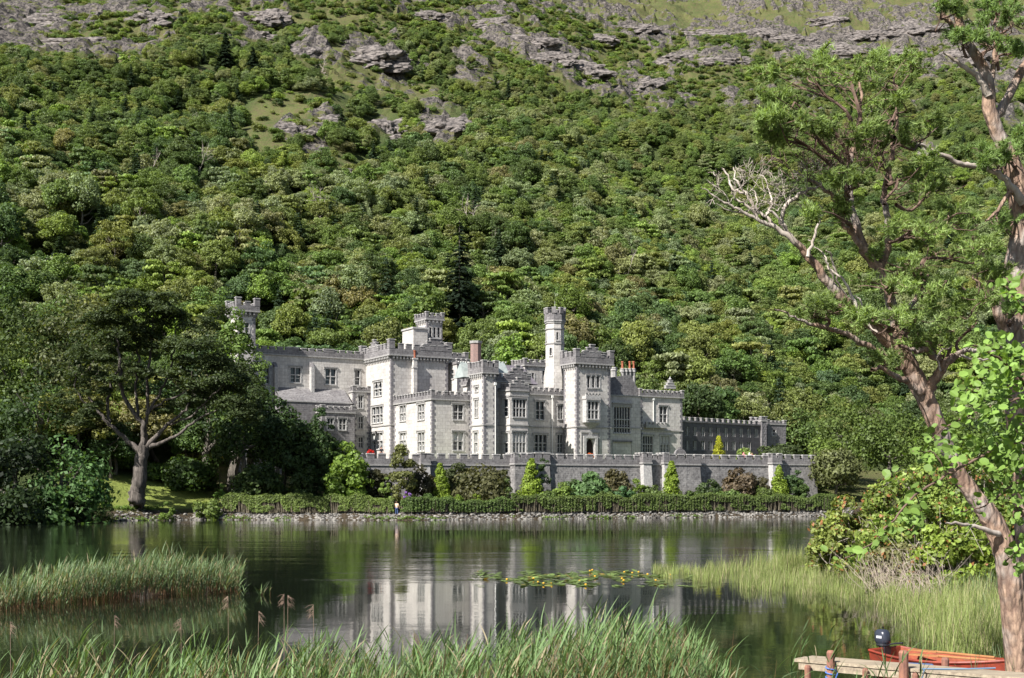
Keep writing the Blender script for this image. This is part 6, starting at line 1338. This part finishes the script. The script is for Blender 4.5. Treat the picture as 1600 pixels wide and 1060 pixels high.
mb = MB(); mb.box((-.02, 0, -.12), (.11, .08, .5)); mb.box((.06, 0, .04), (.12, .2, .16)); mb.box((-.06, 0, -.40), (.2, .02, .16)); put(mb, 'leg', [blk], mot)
mb = MB(); mb.tube([(.1, 0, .15), (.25, .02, .19), (.46, .03, .22)], [.014, .016, .022], 7, cap=True); put(mb, 'tiller', [blk], mot)
mb = MB(); mb.tube([(0, 0, .46), (0, .02, .50), (0, -.03, .50)], .012, 6); put(mb, 'handle', [blk], mot)
mb = MB()
for i in range(3):
    t = i*2.094; mb.raw([(-.17, 0, -.42), (-.15, math.cos(t)*.1-math.sin(t)*.03, -.42+math.sin(t)*.1+math.cos(t)*.03), (-.19, math.cos(t)*.11, -.42+math.sin(t)*.11), (-.2, math.cos(t)*.08+math.sin(t)*.03, -.42+math.sin(t)*.08-math.cos(t)*.03)], [(0, 1, 2, 3)])
put(mb, 'propeller', [blk], mot)
# oars lying along the boat
def oar(l0, l1, label):
    a_ = bm_ @ Vector(l0); b_ = bm_ @ Vector(l1); d = (b_-a_).normalized(); s_ = d.cross(Vector((0, 0, 1))).normalized()
    mb = MB(); mb.tube([a_, b_-d*.5], [.02, .022], 8, cap=True); q = [b_-d*.55-s_*.03, b_-d*.35-s_*.075, b_-s_*.08, b_+s_*.08, b_-d*.35+s_*.075, b_-d*.55+s_*.03]
    v = [tuple(p+Vector((0, 0, .012))) for p in q]+[tuple(p-Vector((0, 0, .012))) for p in q]; mb.raw(v, [tuple(range(6)), tuple(reversed(range(6, 12)))]+[(i, (i+1) % 6, (i+1) % 6+6, i+6) for i in range(6)])
    o = mb.build('oar', orange, None, loc=tuple(a_)); tag(o, label, 'oar')
oar((LBt*.86, .16, .54), (LBt*.16, .22, .50), 'varnished orange oar lying along the red boat, blade towards the motor'); oar((LBt*.92, -.02, .52), (LBt*.25, -.05, .46), 'second varnished oar lying lower in the red boat')
mb = MB()
for i, (q, c) in enumerate((((LBt*.70, -.1, .34), .10), ((LBt*.76, .05, .34), .08))): mb.lathe(tuple(q), [(c*.8, -.05), (c, .02), (c*.7, .08), (c*.1, .1)], 9)
cb = empty('white_bundle', tuple(bm_ @ Vector((LBt*.62, -.1, .28)))); C.objects.unlink(cb)
o = mb.mesh('cloth_bundle', [M['white']]); o.transform(bm_); ob = bpy.data.objects.new('cloth_bundle', o); C.objects.link(ob); tag(ob, 'crumpled white cloth lying in the middle of the red boat', 'cloth')
# second boat, white with a blue gunwale, mostly out of frame
b2, _ = hull('rowing_boat', 3.6, 1.3, .40, 'white boat with a blue gunwale at the bottom right corner', mat('white_hull', (.6, .62, .62), .4), mat('grey_inside', (.35, .36, .36), .6), mat('blue_gunwale', (.10, .16, .30), .4), tuple(jp(1790, 1082, .1)-np.array([0, 0, .1])), math.radians(168), seats=(.3, .6))

# ---- people
def person(loc, facing, label, top, legs, hair, skin=(.55, .33, .24), h=1.7, hat=None, arms='down'):
    t = empty('person', loc); t.rotation_euler = (0, 0, facing); t.scale = (h/1.72,)*3; tag(t, label, 'person')
    def skinmesh(nm, V, E, Rd, m_, root=0):
        me = bpy.data.meshes.new(nm); me.from_pydata(V, E, []); o = bpy.data.objects.new(nm, me); C.objects.link(o)
        sm = o.modifiers.new('s', 'SKIN'); 
        for i, r in enumerate(Rd): me.skin_vertices[0].data[i].radius = (r, r*.85) if isinstance(r, float) else r
        me.skin_vertices[0].data[root].use_root = True; ss = o.modifiers.new('d', 'SUBSURF'); ss.levels = 2; ss.render_levels = 2; sm.use_smooth_shade = True; me.materials.append(m_); o.parent = t; return o
    el = (.30, -.04, 1.12) if arms == 'down' else (.28, -.12, 1.14); hd_ = (.30, -.12, .86) if arms == 'down' else (.14, -.32, 1.28)
    V = [(0, 0, .95), (0, 0, 1.15), (0, 0, 1.38), (0, 0, 1.48), (0, -.015, 1.60), (0, -.01, 1.70)]; E = [(0, 1), (1, 2), (2, 3), (3, 4), (4, 5)]; Rd = [(.16, .11), (.14, .10), (.17, .11), .055, (.085, .10), (.06, .075)]
    for s in (-1, 1):
        k_ = len(V); V += [(s*.18, 0, 1.40), (s*el[0]*.9, el[1], el[2]), (s*hd_[0], hd_[1], hd_[2]), (s*hd_[0], hd_[1]-.04, hd_[2]-.08)]; E += [(2, k_), (k_, k_+1), (k_+1, k_+2), (k_+2, k_+3)]; Rd += [.06, .045, .03, .03]
        for f_ in range(5):
            j = len(V); V.append((s*(hd_[0]+.0)+(f_-2)*.012, hd_[1]-.06-.01*f_, hd_[2]-.13+(.03 if f_ == 0 else 0))); E.append((k_+3, j)); Rd.append(.009)
        k_ = len(V); V += [(s*.095, 0, .88), (s*.11, -.02, .48), (s*.11, .02, .08), (s*.11, -.12, .04)]; E += [(0, k_), (k_, k_+1), (k_+1, k_+2), (k_+2, k_+3)]; Rd += [.09, .06, .04, .035]
    skinmesh('body', V, E, Rd, mat('skin', skin, .6))
    V = [(0, 0, .92), (0, 0, 1.15), (0, 0, 1.39)]; E = [(0, 1), (1, 2)]; Rd = [(.178, .13), (.165, .12), (.185, .125)]
    for s in (-1, 1): k_ = len(V); V += [(s*.19, 0, 1.40), (s*el[0]*.9, el[1], el[2])]; E += [(2, k_), (k_, k_+1)]; Rd += [.075, .06]
    skinmesh('shirt', V, E, Rd, mat('shirt', top, .8))
    V = [(0, 0, .95)]; E = []; Rd = [(.17, .125)]
    for s in (-1, 1): k_ = len(V); V += [(s*.095, 0, .86), (s*.11, -.02, .48), (s*.11, .02, .10)]; E += [(0, k_), (k_, k_+1), (k_+1, k_+2)]; Rd += [.105, .078, .06]
    skinmesh('trousers', V, E, Rd, mat('trousers', legs, .8))
    skinmesh('hair' if hat is None else 'hat', [(0, .02, 1.62), (0, .015, 1.70), (0, .05, 1.58)], [(0, 1), (0, 2)], [(.10, .11), (.08, .09), .07], mat('hair', hat or hair, .8))
    for s in (-1, 1): mb = MB(); mb.box((s*.11, -.05, .03), (.09, .25, .07)); put(mb, 'shoe', [M['dark']], t)
    return t
px = 620; Yv = shoreY(px)+1.3; xv = (px-800)/F*Yv
person((xv, Yv, float(height(xv, Yv))), 2.9, 'visitor in a pale top and blue jeans walking the shore path by the hedge gap', (.75, .55, .38), (.06, .10, .22), (.10, .05, .03))
def on_terrace(px, back): c = TA+TD*T_at(px)-TN*back; return (float(c[0]), float(c[1]), GZ-.1)
for px, back, lab, top, hair, hat in ((1178, 2.6, 'person in a pink top looking over the terrace wall, leftmost of three', (.75, .2, .28), (.3, .1, .06), (.8, .2, .3)), (1185, 2.2, 'person in white between the two reddish ones on the terrace', (.8, .8, .78), (.5, .45, .4), (.8, .8, .8)),
    (1190, 2.5, 'person in dark red, rightmost of the three behind the terrace wall', (.3, .04, .05), (.03, .02, .02), None), (605, 2.4, 'person in dark clothes behind the left end of the terrace wall', (.03, .03, .035), (.03, .02, .02), None)):
    person(on_terrace(px, back), .4, lab, top, (.05, .05, .07), hair, hat=hat, h=1.78)
# flower pots on the terrace
for px, lab, fc in ((940, 'terracotta pot of orange flowers beside the arched doorway', (.7, .2, .06)), (592, 'pot of red flowers at the left end of the terrace parapet', (.6, .04, .03))):
    loc = on_terrace(px, 3.5); loc = (loc[0], loc[1], loc[2]); t = empty('flower_pot', loc); tag(t, lab, 'flower pot'); mb = MB(); mb.lathe((0, 0, 0), [(.2, 0), (.3, .5), (.34, .52), (.34, .6), (.2, .6)], 12); put(mb, 'pot', [M['pot']], t)
    mb, _ = crown(3, .55, .8, 12, 60, .09, clump=.4); o = put(mb, 'flowers', [M['leaf']], t); o.location = (0, 0, .55); tint(o, fc)
bpy.context.view_layer.update()
